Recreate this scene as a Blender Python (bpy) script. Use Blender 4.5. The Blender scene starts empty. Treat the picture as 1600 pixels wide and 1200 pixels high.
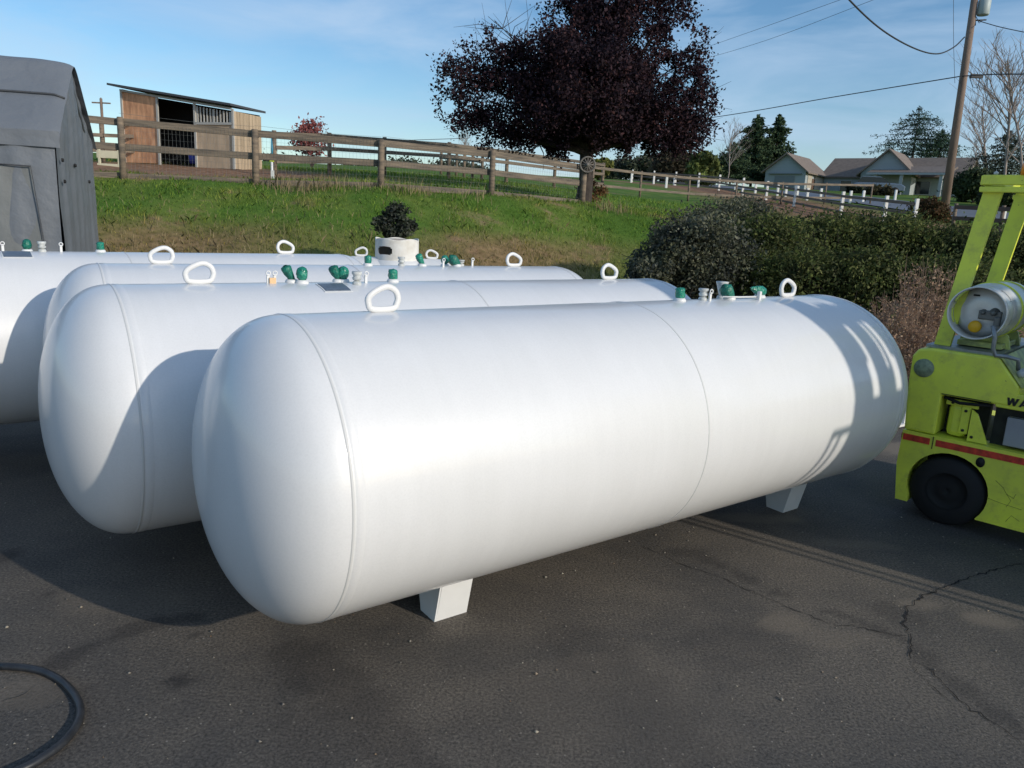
import bpy, bmesh, math, random
import numpy as np
from mathutils import Vector, Matrix
R=math.radians
sc=bpy.context.scene; COL=sc.collection
# ------------------------------------------------------------------ camera
F=1184.46; PIT=R(12.527); ROL=R(2.853); H=1.593
cam_d=bpy.data.cameras.new('camera'); cam=bpy.data.objects.new('camera',cam_d); COL.objects.link(cam); sc.camera=cam
cam_d.sensor_width=36; cam_d.lens=F/1600*36; cam_d.clip_start=.05; cam_d.clip_end=3000
fw=Vector((0,math.cos(PIT),-math.sin(PIT))); up0=Vector((0,math.sin(PIT),math.cos(PIT))); rt0=Vector((1,0,0))
rt=math.cos(ROL)*rt0+math.sin(ROL)*up0; up=-math.sin(ROL)*rt0+math.cos(ROL)*up0
CP=Vector((0,0,H))
m=Matrix((rt,up,-fw)).transposed().to_4x4(); m.translation=CP; cam.matrix_world=m
def ray(px,py): return rt*((px-800)/F)+up*(-(py-600)/F)+fw
def at(px,py,Y):                      # point seen at a pixel, at forward distance Y
    d=ray(px,py); return CP+d*(Y/d.y)
def gnd(px,py,z=0):
    d=ray(px,py); return CP+d*((z-H)/d.z)
# ------------------------------------------------------------------ sun, sky, exposure
AZ=R(-35.5); EL=R(21.5)
sd=Vector((math.cos(EL)*math.cos(AZ),math.cos(EL)*math.sin(AZ),math.sin(EL)))
sl=bpy.data.lights.new('sun','SUN'); sl.energy=2.85; sl.angle=R(.6); sl.color=(1,.92,.80)
so=bpy.data.objects.new('sun',sl); COL.objects.link(so); so.rotation_euler=sd.to_track_quat('Z','Y').to_euler()
w=bpy.data.worlds.new("World"); sc.world=w; w.use_nodes=True
nt=w.node_tree; N=nt.nodes; L=nt.links; N.clear()
sky=N.new('ShaderNodeTexSky'); sky.sky_type='NISHITA'; sky.sun_disc=False; sky.sun_elevation=EL; sky.sun_rotation=math.pi/2-AZ
sky.air_density=1.0; sky.dust_density=.6; sky.ozone_density=2.6
tc=N.new('ShaderNodeTexCoord'); mp=N.new('ShaderNodeMapping'); mp.inputs['Scale'].default_value=(1.6,1.0,6.5); mp.inputs['Rotation'].default_value=(0,R(-9),R(20))
n1=N.new('ShaderNodeTexNoise'); n1.inputs['Scale'].default_value=2.1; n1.inputs['Detail'].default_value=8; n1.inputs['Roughness'].default_value=.55; n1.inputs['Distortion'].default_value=.5
cr=N.new('ShaderNodeValToRGB'); cr.color_ramp.elements[0].position=.40; cr.color_ramp.elements[1].position=.66
mul=N.new('ShaderNodeMath'); mul.operation='MULTIPLY'; mul.inputs[1].default_value=.6
hs=N.new('ShaderNodeHueSaturation'); hs.inputs['Saturation'].default_value=1.2; hs.inputs['Value'].default_value=1.25
mix=N.new('ShaderNodeMixRGB'); mix.inputs[2].default_value=(4.6,6.0,7.8,1)
bg=N.new('ShaderNodeBackground'); bg.inputs['Strength'].default_value=.105; wo=N.new('ShaderNodeOutputWorld')
L.new(tc.outputs['Generated'],mp.inputs[0]); L.new(mp.outputs[0],n1.inputs['Vector']); L.new(n1.outputs['Fac'],cr.inputs[0]); L.new(cr.outputs[0],mul.inputs[0])
L.new(mul.outputs[0],mix.inputs[0]); L.new(sky.outputs[0],hs.inputs['Color']); L.new(hs.outputs[0],mix.inputs[1]); L.new(mix.outputs[0],bg.inputs[0]); L.new(bg.outputs[0],wo.inputs[0])
sc.view_settings.view_transform='Standard'; sc.view_settings.look='None'; sc.view_settings.gamma=1; sc.view_settings.exposure=0.1
sc.render.engine='CYCLES'
rng=np.random.default_rng(7); random.seed(7)
# ------------------------------------------------------------------ materials
def mat(name,col,rough=.6,metal=0,noise=None,bump=None,spec=None,coat=0,col2=None):
    """noise=(scale,lo,hi) multiplies the colour; col2 mixes a second colour by noise; bump=(scale,strength,dist)"""
    M=bpy.data.materials.new(name); M.use_nodes=True; t=M.node_tree; b=t.nodes['Principled BSDF']
    b.inputs['Base Color'].default_value=(*col,1); b.inputs['Roughness'].default_value=rough; b.inputs['Metallic'].default_value=metal
    if spec is not None: b.inputs['Specular IOR Level'].default_value=spec
    b.inputs['Coat Weight'].default_value=coat; b.inputs['Coat Roughness'].default_value=.13
    c=t.nodes.new('ShaderNodeTexCoord')
    if noise:
        sx=noise[0]; n=t.nodes.new('ShaderNodeTexNoise'); n.inputs['Scale'].default_value=1; n.inputs['Detail'].default_value=7; n.inputs['Roughness'].default_value=.6
        mpg=t.nodes.new('ShaderNodeMapping'); mpg.inputs['Scale'].default_value=sx if isinstance(sx,tuple) else (sx,)*3
        t.links.new(c.outputs['Object'],mpg.inputs[0]); t.links.new(mpg.outputs[0],n.inputs['Vector'])
        r=t.nodes.new('ShaderNodeValToRGB'); r.color_ramp.elements[0].position=.3; r.color_ramp.elements[1].position=.7
        lo,hi=noise[1],noise[2]; c2=col2 or col
        r.color_ramp.elements[0].color=(*[x*lo for x in c2],1); r.color_ramp.elements[1].color=(*[x*hi for x in col],1)
        t.links.new(n.outputs['Fac'],r.inputs[0]); t.links.new(r.outputs[0],b.inputs['Base Color'])
    if bump:
        n=t.nodes.new('ShaderNodeTexNoise'); n.inputs['Scale'].default_value=bump[0]; n.inputs['Detail'].default_value=4
        u=t.nodes.new('ShaderNodeBump'); u.inputs['Strength'].default_value=bump[1]; u.inputs['Distance'].default_value=bump[2]
        t.links.new(c.outputs['Object'],n.inputs['Vector']); t.links.new(n.outputs['Fac'],u.inputs['Height']); t.links.new(u.outputs[0],b.inputs['Normal'])
    return M
def leafmat(name,cols,trans=.25,rough=.7,var=0):
    M=bpy.data.materials.new(name); M.use_nodes=True; t=M.node_tree; b=t.nodes['Principled BSDF']; out=t.nodes['Material Output']
    g=t.nodes.new('ShaderNodeNewGeometry'); r=t.nodes.new('ShaderNodeValToRGB'); e=r.color_ramp.elements
    e[0].color=(*cols[0],1); e[1].color=(*cols[-1],1)
    for i,c in enumerate(cols[1:-1]): q=e.new((i+1)/(len(cols)-1)); q.color=(*c,1)
    t.links.new(g.outputs['Random Per Island'],r.inputs[0]); t.links.new(r.outputs[0],b.inputs['Base Color']); b.inputs['Roughness'].default_value=rough
    b.inputs['Specular IOR Level'].default_value=.15
    if var:
        nn=t.nodes.new('ShaderNodeTexNoise'); nn.inputs['Scale'].default_value=var; nn.inputs['Detail'].default_value=4; t.links.new(g.outputs['Position'],nn.inputs['Vector'])
        rr=t.nodes.new('ShaderNodeValToRGB'); rr.color_ramp.elements[0].position=.36; rr.color_ramp.elements[0].color=(.5,.5,.55,1); rr.color_ramp.elements[1].position=.64; rr.color_ramp.elements[1].color=(1.6,1.5,1.2,1)
        m5=t.nodes.new('ShaderNodeMixRGB'); m5.blend_type='MULTIPLY'; m5.inputs[0].default_value=1; t.links.new(nn.outputs['Fac'],rr.inputs[0]); t.links.new(r.outputs[0],m5.inputs[1]); t.links.new(rr.outputs[0],m5.inputs[2]); r=m5; t.links.new(r.outputs[0],b.inputs['Base Color'])
    tr=t.nodes.new('ShaderNodeBsdfTranslucent'); t.links.new(r.outputs[0],tr.inputs[0]); ms=t.nodes.new('ShaderNodeMixShader'); ms.inputs[0].default_value=trans
    t.links.new(b.outputs[0],ms.inputs[1]); t.links.new(tr.outputs[0],ms.inputs[2]); t.links.new(ms.outputs[0],out.inputs[0])
    return M
def paint_mat():
    M=mat('tank_white_paint',(.7,.7,.7),.27,bump=(240,.07,.002),coat=.55); t=M.node_tree; b=t.nodes['Principled BSDF']
    c=t.nodes.new('ShaderNodeTexCoord')
    n=t.nodes.new('ShaderNodeTexNoise'); n.inputs['Scale'].default_value=2.2; n.inputs['Detail'].default_value=8; n.inputs['Roughness'].default_value=.65
    r=t.nodes.new('ShaderNodeValToRGB'); r.color_ramp.elements[0].position=.3; r.color_ramp.elements[0].color=(.69,.69,.685,1); r.color_ramp.elements[1].position=.62; r.color_ramp.elements[1].color=(.72,.72,.72,1)
    v=t.nodes.new('ShaderNodeTexVoronoi'); v.inputs['Scale'].default_value=70
    r2=t.nodes.new('ShaderNodeValToRGB'); r2.color_ramp.elements[0].position=.035; r2.color_ramp.elements[0].color=(.7,.68,.66,1); r2.color_ramp.elements[1].position=.075; r2.color_ramp.elements[1].color=(1,1,1,1)
    n2=t.nodes.new('ShaderNodeTexNoise'); n2.inputs['Scale'].default_value=3.1; n2.inputs['Detail'].default_value=3
    r3=t.nodes.new('ShaderNodeValToRGB'); r3.color_ramp.elements[0].position=.5; r3.color_ramp.elements[1].position=.68; r3.color_ramp.elements[1].color=(.8,.8,.8,1)
    mm=t.nodes.new('ShaderNodeMixRGB'); mm.blend_type='MULTIPLY'
    mr=t.nodes.new('ShaderNodeMapping'); mr.inputs['Scale'].default_value=(1,1,.8)
    t.links.new(c.outputs['Object'],n.inputs['Vector']); t.links.new(c.outputs['Object'],v.inputs['Vector']); t.links.new(c.outputs['Object'],n2.inputs['Vector'])
    t.links.new(n.outputs['Fac'],r.inputs[0]); t.links.new(v.outputs['Distance'],r2.inputs[0]); t.links.new(n2.outputs['Fac'],r3.inputs[0])
    t.links.new(r3.outputs[0],mm.inputs[0]); t.links.new(r.outputs[0],mm.inputs[1]); t.links.new(r2.outputs[0],mm.inputs[2]); t.links.new(mm.outputs[0],b.inputs['Base Color'])
    ms_=t.nodes.new('ShaderNodeMapping'); ms_.inputs['Scale'].default_value=(26,2.2,2.2); ms_.inputs['Rotation'].default_value=(0,0,R(12)); ns=t.nodes.new('ShaderNodeTexNoise'); ns.inputs['Scale'].default_value=1; ns.inputs['Detail'].default_value=5
    t.links.new(c.outputs['Object'],ms_.inputs[0]); t.links.new(ms_.outputs[0],ns.inputs['Vector'])
    rs=t.nodes.new('ShaderNodeValToRGB'); rs.color_ramp.elements[0].position=.42; rs.color_ramp.elements[0].color=(.992,.992,.992,1); rs.color_ramp.elements[1].position=.66; rs.color_ramp.elements[1].color=(1.012,1.012,1.012,1)
    nf=t.nodes.new('ShaderNodeTexNoise'); nf.inputs['Scale'].default_value=150; nf.inputs['Detail'].default_value=3; t.links.new(c.outputs['Object'],nf.inputs['Vector'])
    rf_=t.nodes.new('ShaderNodeValToRGB'); rf_.color_ramp.elements[0].position=.3; rf_.color_ramp.elements[0].color=(.97,.97,.97,1); rf_.color_ramp.elements[1].position=.6; rf_.color_ramp.elements[1].color=(1.01,1.01,1.01,1); t.links.new(nf.outputs['Fac'],rf_.inputs[0])
    mA=t.nodes.new('ShaderNodeMixRGB'); mA.blend_type='MULTIPLY'; mA.inputs[0].default_value=1; mB=t.nodes.new('ShaderNodeMixRGB'); mB.blend_type='MULTIPLY'; mB.inputs[0].default_value=1
    t.links.new(ns.outputs['Fac'],rs.inputs[0]); t.links.new(mm.outputs[0],mA.inputs[1]); t.links.new(rs.outputs[0],mA.inputs[2]); t.links.new(mA.outputs[0],mB.inputs[1]); t.links.new(rf_.outputs[0],mB.inputs[2]); t.links.new(mB.outputs[0],b.inputs['Base Color'])
    r4=t.nodes.new('ShaderNodeMapRange'); r4.inputs['To Min'].default_value=.35; r4.inputs['To Max'].default_value=.5
    t.links.new(n.outputs['Fac'],r4.inputs[0]); t.links.new(r4.outputs[0],b.inputs['Roughness'])
    return M
PAINT=paint_mat(); SEAM=mat('weld_seam_grey',(.60,.60,.59),.5)
WHITE=mat('white_metal',(.74,.74,.73),.4,noise=(9,.93,1))
WVALVE=mat('old_white_fitting',(.6,.62,.6),.5,noise=(30,.6,1.1))
GWRAP=mat('green_plastic_wrap',(.01,.20,.13),.25,noise=(60,.7,1.5),bump=(70,.8,.01),coat=.3)
GCONE=mat('dark_green_wrap',(.008,.13,.09),.35,noise=(60,.7,1.5),bump=(90,.7,.008))
PLATE=mat('grey_plate',(.10,.13,.17),.4,noise=(50,.8,1.2))
ORANGE=mat('orange_tag',(.72,.47,.25),.6)
BLACK=mat('black_rubber',(.010,.010,.011),.75,bump=(40,.3,.003))
HOSE=mat('hose_rubber',(.02,.022,.026),.42,noise=(25,.7,1.6))
YG=mat('yellow_green_paint',(.88,.93,.08),.36,noise=(4,.8,1.0),bump=(18,.15,.004),col2=(.80,.84,.11))
def grime(M,chip=(.05,.055,.03)):
    t=M.node_tree; b=t.nodes['Principled BSDF']; src=b.inputs['Base Color'].links[0].from_socket; c=t.nodes.new('ShaderNodeTexCoord')
    for sc_,p0,p1,col,amt in ((9,.52,.70,(.30,.28,.10),.4),(55,.66,.70,chip,.85)):
        n=t.nodes.new('ShaderNodeTexNoise'); n.inputs['Scale'].default_value=sc_; n.inputs['Detail'].default_value=8; n.inputs['Roughness'].default_value=.7; t.links.new(c.outputs['Object'],n.inputs['Vector'])
        r=t.nodes.new('ShaderNodeMapRange'); r.inputs['From Min'].default_value=p0; r.inputs['From Max'].default_value=p1; r.inputs['To Max'].default_value=amt; t.links.new(n.outputs['Fac'],r.inputs[0])
        m=t.nodes.new('ShaderNodeMixRGB'); m.inputs[2].default_value=(*col,1); t.links.new(r.outputs[0],m.inputs[0]); t.links.new(src,m.inputs[1]); src=m.outputs[0]
    t.links.new(src,b.inputs['Base Color'])
grime(YG)
YGD=mat('worn_yellow_green',(.62,.68,.20),.5,noise=(12,.55,1.1),col2=(.33,.36,.18))
RED=mat('red_tape',(.72,.06,.03),.45,noise=(22,.35,1.15))
STEEL=mat('brushed_steel',(.74,.73,.69),.36,metal=.3,noise=(7,.75,1.05),bump=(30,.1,.003))
GALV=mat('grey_metal',(.33,.35,.36),.4,metal=.6,noise=(12,.6,1.1))
YCAP=mat('yellow_cap',(.85,.45,.01),.4)
GREYBOX=mat('grey_box',(.30,.31,.33),.5,noise=(9,.9,1.05))
DARK=mat('mottled_black',(.02,.022,.018),.7,noise=(15,.4,1.6))  # near-black mottle shared by recess backs, seams, bolts and chassis
WOOD=mat('weathered_wood',(.24,.18,.125),.85,noise=((3,3,14),.5,1.15),bump=(30,.5,.01),col2=(.15,.13,.11))
WOODH=mat('weathered_rail_wood',(.21,.165,.12),.85,noise=((2,2,22),.5,1.15),bump=(24,.5,.01),col2=(.15,.13,.11))
POLEW=mat('pole_wood',(.21,.15,.115),.85,noise=((5,5,.8),.6,1.2),bump=(20,.4,.01))
OSB=mat('plywood_red',(.74,.40,.22),.8,noise=((5,5,1.6),.55,1.1),col2=(.62,.28,.15))
PLYT=mat('plywood_tan',(.55,.41,.28),.8,noise=((4,4,1.0),.65,1.1))
PLANK=mat('plank_lit',(.52,.40,.27),.8,noise=((7,7,.5),.6,1.1))
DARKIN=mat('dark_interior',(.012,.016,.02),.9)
ROOFT=mat('dark_roof_metal',(.06,.065,.075),.6)
TRIMG=mat('pale_trim',(.42,.41,.38),.6)
WIRE=mat('wire',(.25,.25,.24),.5,metal=.4)
CABLE=mat('black_cable',(.02,.02,.022),.6)
BARK=mat('dark_bark',(.045,.035,.03),.9,noise=(6,.6,1.3),bump=(12,.6,.02))
TWIG=mat('pale_twigs',(.30,.25,.22),.9,noise=(3,.7,1.2))
SIDING=mat('blue_grey_siding',(.34,.38,.39),.75,noise=((.3,.3,9),.93,1.03))
SIDL=mat('sunlit_siding',(.46,.42,.34),.75,noise=((.6,.6,5),.8,1.05))  # sun-side tone of the house siding, put into the colour
SHING=mat('brown_shingles',(.17,.135,.11),.9,noise=((3,3,3),.75,1.2))
SHINGT=mat('tan_shingles',(.20,.16,.13),.9,noise=((3,3,3),.8,1.15))
WTRIM=mat('white_trim',(.36,.38,.39),.6)
GLASS=mat('dark_glass',(.02,.025,.03),.1)
CARP=mat('car_silver_blue',(.17,.21,.27),.3,metal=.3,coat=.5)
TARP=mat('grey_tarp',(.145,.16,.18),.5,noise=(1.1,.94,1.05),bump=(2.6,.5,.08))
TARPL=mat('grey_tarp_window',(.165,.175,.175),.6,noise=((9,9,1.5),.86,1.08),bump=(5,.5,.03))
TARPD=mat('tarp_seam',(.05,.055,.062),.7)
CREAM=mat('cream_sheet',(.62,.58,.42),.7,noise=(4,.85,1.05))
BLUEP=mat('blue_plastic',(.03,.22,.33),.5)
YELP=mat('yellow_plastic',(.60,.70,.05),.5)
GREYW=mat('grey_wheel_wood',(.17,.155,.14),.85,noise=(12,.6,1.2))
# ------------------------------------------------------------------ mesh helpers
class MB:
    def __init__(s): s.v=[]; s.f=[]; s.sm=[]
    def add(s,vs,fs,M=None,smooth=False):
        o=len(s.v); s.v+= [tuple((M@Vector(q)) if M is not None else q) for q in vs]; s.f+=[tuple(i+o for i in f) for f in fs]; s.sm+=[smooth]*len(fs); return s
    def box(s,c,d,M=None,bev=0):
        x,y,z=[q/2 for q in d]
        if bev>0:
            b=min(bev,x*.9,y*.9,z*.9); bm=bmesh.new(); bmesh.ops.create_cube(bm,size=1,matrix=Matrix.Diagonal((*d,1)))
            bmesh.ops.bevel(bm,geom=bm.edges[:],offset=b,segments=2,affect='EDGES',profile=.5)
            vs=[tuple(v.co+Vector(c)) for v in bm.verts]; fs=[tuple(v.index for v in f.verts) for f in bm.faces]; bm.free(); return s.add(vs,fs,M)
        vs=[(c[0]+a*x,c[1]+b*y,c[2]+e*z) for e in(-1,1) for b in(-1,1) for a in(-1,1)]
        return s.add(vs,[(0,2,3,1),(4,5,7,6),(0,1,5,4),(2,6,7,3),(0,4,6,2),(1,3,7,5)],M)
    def tube(s,pts,r,n=8,cap=True,closed=False,M=None,smooth=True):
        P=[Vector(p) for p in pts]; k=len(P); rs=r if isinstance(r,(list,tuple)) else [r]*k; vs=[];pn=None
        for i,p in enumerate(P):
            if closed: t=(P[(i+1)%k]-P[i-1])
            else: t=P[min(i+1,k-1)]-P[max(i-1,0)]
            t=t.normalized() if t.length>1e-9 else Vector((0,0,1))
            if pn is None: a=t.orthogonal().normalized()
            else:
                a=pn-t*pn.dot(t); a=a.normalized() if a.length>1e-6 else t.orthogonal().normalized()
            pn=a; b=t.cross(a)
            for j in range(n): th=2*math.pi*j/n; vs.append(tuple(p+(a*math.cos(th)+b*math.sin(th))*rs[i]))
        fs=[]
        for i in range(k if closed else k-1):
            q=(i+1)%k
            for j in range(n): fs.append((i*n+j,i*n+(j+1)%n,q*n+(j+1)%n,q*n+j))
        if cap and not closed: fs.append(tuple(range(n-1,-1,-1))); fs.append(tuple((k-1)*n+j for j in range(n)))
        return s.add(vs,fs,M,smooth)
    def lathe(s,prof,n=32,M=None,smooth=True):      # prof: (r,z)
        vs=[(r*math.cos(2*math.pi*j/n),r*math.sin(2*math.pi*j/n),z) for r,z in prof for j in range(n)]
        fs=[(i*n+j,i*n+(j+1)%n,(i+1)*n+(j+1)%n,(i+1)*n+j) for i in range(len(prof)-1) for j in range(n)]
        return s.add(vs,fs,M,smooth)
    def prism(s,poly,d0,d1,M=None):                 # poly in (x,z), extruded along y
        n=len(poly); vs=[(x,d0,z) for x,z in poly]+[(x,d1,z) for x,z in poly]
        fs=[tuple(range(n)),tuple(range(2*n-1,n-1,-1))]+[(i,i+n,(i+1)%n+n,(i+1)%n) for i in range(n)]
        return s.add(vs,fs,M)
    def build(s,name,m,parent=None,loc=None,fix=True):
        me=bpy.data.meshes.new(name); me.from_pydata(s.v,[],s.f); me.polygons.foreach_set('use_smooth',s.sm)
        if fix:
            bm=bmesh.new(); bm.from_mesh(me); bmesh.ops.recalc_face_normals(bm,faces=bm.faces[:]); bm.to_mesh(me); bm.free()
        me.materials.append(m); o=bpy.data.objects.new(name,me); COL.objects.link(o)
        if parent: o.parent=parent
        if loc is not None: o.location=loc
        return o
def fast_mesh(name,V,Fc,m,parent=None):
    me=bpy.data.meshes.new(name); k=Fc.shape[1]; n=len(Fc)
    me.vertices.add(len(V)); me.vertices.foreach_set('co',np.asarray(V,np.float32).ravel()); me.loops.add(n*k); me.loops.foreach_set('vertex_index',np.asarray(Fc,np.int32).ravel())
    me.polygons.add(n); me.polygons.foreach_set('loop_start',np.arange(0,n*k,k,dtype=np.int32)); me.polygons.foreach_set('loop_total',np.full(n,k,np.int32))
    me.update(calc_edges=True); me.validate(); me.materials.append(m); o=bpy.data.objects.new(name,me); COL.objects.link(o)
    if parent: o.parent=parent
    return o
def tag(o,label,cat,group=None,kind=None):
    o['label']=label; o['category']=cat
    if group: o['group']=group
    if kind: o['kind']=kind
    return o
def setting(o,kind='structure',label=None):
    o['kind']=kind
    if label: o['label']=label
    return o
def empty(name,loc,label,cat,group=None,rot=0):
    o=bpy.data.objects.new(name,None); o.empty_display_size=.2; COL.objects.link(o); o.location=loc; o.rotation_euler=(0,0,rot)
    return tag(o,label,cat,group)
def leaves(C,size,asp=.6,up_bias=0,jit=.35):
    """leaf quads (diamonds) round centres C -> V,F"""
    n=len(C); a=rng.normal(size=(n,3)); a[:,2]+=up_bias; a/=np.linalg.norm(a,axis=1)[:,None]; b=np.cross(a,rng.normal(size=(n,3))); b/=np.linalg.norm(b,axis=1)[:,None]
    s=(size*(1+jit*rng.normal(size=n))).clip(size*.3)[:,None]
    nn=np.cross(a,b)*s*.15
    V=np.stack([C-a*s,C+b*s*asp+nn,C+a*s,C-b*s*asp+nn],1).reshape(-1,3); return V,np.arange(4*n).reshape(-1,4)
# ------------------------------------------------------------------ terrain
FL=[(-30,13.2),(-8.5,16.5),(-5.7,17.0),(-2.95,17.3),(-.55,18.6),(2.0,20.3),(5,21.5),(9,21.5),(16,20),(30,17)]
fx=np.array([p[0] for p in FL]); fy=np.array([p[1] for p in FL])
def smooth(t): t=np.clip(t,0,1); return t*t*(3-2*t)
def terr(x,y):
    x=np.asarray(x,float); y=np.asarray(y,float)
    yf=np.interp(x,fx,fy); yy=np.maximum(y,1)
    q=smooth((x/yy+.15)/.5)
    al=np.interp(y,[10,17,28,45,90,200,400],[.02,.023,.042,.052,.052,.040,.02])
    ar=np.interp(y,[10,15,20,26,30,36,45,55,85,130,200,400],[-.004,-.001,.001,.004,.013,.023,.036,.0445,.0505,.047,.036,.018])
    z=H+yy*(al*(1-q)+ar*q)
    foot=yf-7.4-1.8*smooth((x-1)/5); t=(y-foot)/(yf-foot)
    s=smooth(t*1.02)*.55+.45*np.clip(t,0,1)**1.4
    z=np.where(t<1,z*s-.03*(1-np.clip(t,0,1)),z)
    z=z+np.where(t>.05,.05*np.sin(x*1.7+y*.6)*np.sin(y*1.3-x*.4)*smooth((t-.05)*4)*(y<26),0)
    return np.where(t<=0,-.03,z)
def tz(x,y): return float(terr(x,y))
xs=np.concatenate([-np.geomspace(400,22,30),np.arange(-20,20.01,.25),np.geomspace(22,400,30)])
ys=np.concatenate([-np.geomspace(300,10,12),np.arange(0,26,.25),np.geomspace(26.5,600,55)])
X,Y=np.meshgrid(xs,ys); Z=terr(X,Y); Z[Y<=0]=-.03
nx,ny=len(xs),len(ys); I=np.arange(nx*ny).reshape(ny,nx)
Fq=np.stack([I[:-1,:-1],I[:-1,1:],I[1:,1:],I[1:,:-1]],-1).reshape(-1,4)
# dirt masks stored on the vertices
def line_pts(pxs): return [at(*q) for q in pxs]
WF=[at(1700,380,23),at(1485,368,26),at(1428,345,28.5),at(1380,348,30.5),at(1313,338,34),at(1240,323,40),at(1159,310,48),at(1054,300,58),at(960,290,68)]
wfx=[p.x for p in WF]; wfy=[p.y for p in WF]
def dirt(x,y):
    x=np.asarray(x);y=np.asarray(y)
    D=np.full(x.shape,99.)
    for i in range(len(WF)-1):
        a=np.array(WF[i][:2]);b=np.array(WF[i+1][:2]);ab=b-a;t=np.clip(((x-a[0])*ab[0]+(y-a[1])*ab[1])/(ab@ab),0,1)
        dx=x-a[0]-t*ab[0];dy=y-a[1]-t*ab[1]; D=np.minimum(D,np.where(dy<1.0,np.hypot(dx,dy),99))
    d=1-smooth((D-1.5)/3.5)
    b=1-smooth((np.hypot((x+11.5)/6.5,(y-23.5)/6)-.7)/.4)
    bank=.85*(1-smooth((np.abs(y-(np.interp(x,fx,fy)-5.2))-1.7)/1.3))*(.6+.3*np.sin(x*1.1+1.8))*(1-smooth((x-2)/3))
    return np.clip(np.maximum(np.maximum(d,b),bank),0,1)
GM=bpy.data.materials.new('ground_grass'); GM.use_nodes=True; t=GM.node_tree; b=t.nodes['Principled BSDF']; b.inputs['Roughness'].default_value=.95; b.inputs['Specular IOR Level'].default_value=.1
def grass_nodes(t,dark=1.):
    g=t.nodes.new('ShaderNodeNewGeometry'); n=t.nodes.new('ShaderNodeTexNoise'); n.inputs['Scale'].default_value=.55; n.inputs['Detail'].default_value=5; n.inputs['Roughness'].default_value=.65
    t.links.new(g.outputs['Position'],n.inputs['Vector'])
    r=t.nodes.new('ShaderNodeValToRGB'); e=r.color_ramp.elements; e[0].position=.33; e[0].color=(.17*dark,.135*dark,.07*dark,1); e[1].position=.56; e[1].color=(.06*dark,.115*dark,.018*dark,1)
    q=e.new(.41); q.color=(.09*dark,.13*dark,.026*dark,1)
    t.links.new(n.outputs['Fac'],r.inputs[0])
    a=t.nodes.new('ShaderNodeAttribute'); a.attribute_name='dirt'
    n2=t.nodes.new('ShaderNodeTexNoise'); n2.inputs['Scale'].default_value=6; n2.inputs['Detail'].default_value=6; t.links.new(g.outputs['Position'],n2.inputs['Vector'])
    r2=t.nodes.new('ShaderNodeValToRGB'); r2.color_ramp.elements[0].position=.3; r2.color_ramp.elements[0].color=(.16,.085,.05,1); r2.color_ramp.elements[1].position=.7; r2.color_ramp.elements[1].color=(.34,.20,.12,1)
    t.links.new(n2.outputs['Fac'],r2.inputs[0]); mx=t.nodes.new('ShaderNodeMixRGB')
    t.links.new(a.outputs['Fac'],mx.inputs[0]); t.links.new(r.outputs[0],mx.inputs[1]); t.links.new(r2.outputs[0],mx.inputs[2]); return mx,n2
mx,n2=grass_nodes(t,1.3); t.links.new(mx.outputs[0],b.inputs['Base Color'])
u=t.nodes.new('ShaderNodeBump'); u.inputs['Strength'].default_value=.6; u.inputs['Distance'].default_value=.05; t.links.new(n2.outputs['Fac'],u.inputs['Height']); t.links.new(u.outputs[0],b.inputs['Normal'])
g=fast_mesh('ground',np.stack([X,Y,Z],-1).reshape(-1,3),Fq,GM)
at_=g.data.attributes.new('dirt','FLOAT','POINT'); at_.data.foreach_set('value',dirt(X,Y).ravel().astype(np.float32))
g.data.polygons.foreach_set('use_smooth',[True]*len(g.data.polygons)); setting(g)
# asphalt yard
AM=bpy.data.materials.new('asphalt'); AM.use_nodes=True; t=AM.node_tree; b=t.nodes['Principled BSDF']; b.inputs['Roughness'].default_value=.82
gg=t.nodes.new('ShaderNodeNewGeometry')
def nz(sc_,det=6,ro=.6,dist=0):
    n=t.nodes.new('ShaderNodeTexNoise'); n.inputs['Scale'].default_value=sc_; n.inputs['Detail'].default_value=det; n.inputs['Roughness'].default_value=ro; n.inputs['Distortion'].default_value=dist; t.links.new(gg.outputs['Position'],n.inputs['Vector']); return n
def rampn(src,a,ca,bb,cb):
    r=t.nodes.new('ShaderNodeValToRGB'); r.color_ramp.elements[0].position=a; r.color_ramp.elements[0].color=(*ca,1); r.color_ramp.elements[1].position=bb; r.color_ramp.elements[1].color=(*cb,1); t.links.new(src,r.inputs[0]); return r
big=nz(.9,6,.66,.3); med=nz(95,5,.75); fine=nz(420,2,.5)
r1=rampn(big.outputs['Fac'],.36,(.064,.060,.057),.64,(.132,.115,.096))
r2=rampn(med.outputs['Fac'],.36,(.35,.35,.35),.66,(1.65,1.62,1.56))
m1=t.nodes.new('ShaderNodeMixRGB'); m1.blend_type='MULTIPLY'; m1.inputs[0].default_value=1; t.links.new(r1.outputs[0],m1.inputs[1]); t.links.new(r2.outputs[0],m1.inputs[2])
vor=t.nodes.new('ShaderNodeTexVoronoi'); vor.inputs['Scale'].default_value=60; t.links.new(gg.outputs['Position'],vor.inputs['Vector'])
cv=t.nodes.new('ShaderNodeSeparateColor'); t.links.new(vor.outputs['Color'],cv.inputs[0])
th=t.nodes.new('ShaderNodeMath'); th.operation='GREATER_THAN'; th.inputs[1].default_value=.955; t.links.new(cv.outputs[0],th.inputs[0])
th2=t.nodes.new('ShaderNodeMath'); th2.operation='LESS_THAN'; th2.inputs[1].default_value=.22; t.links.new(vor.outputs['Distance'],th2.inputs[0])
an=t.nodes.new('ShaderNodeMath'); an.operation='MULTIPLY'; t.links.new(th.outputs[0],an.inputs[0]); t.links.new(th2.outputs[0],an.inputs[1])
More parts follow.
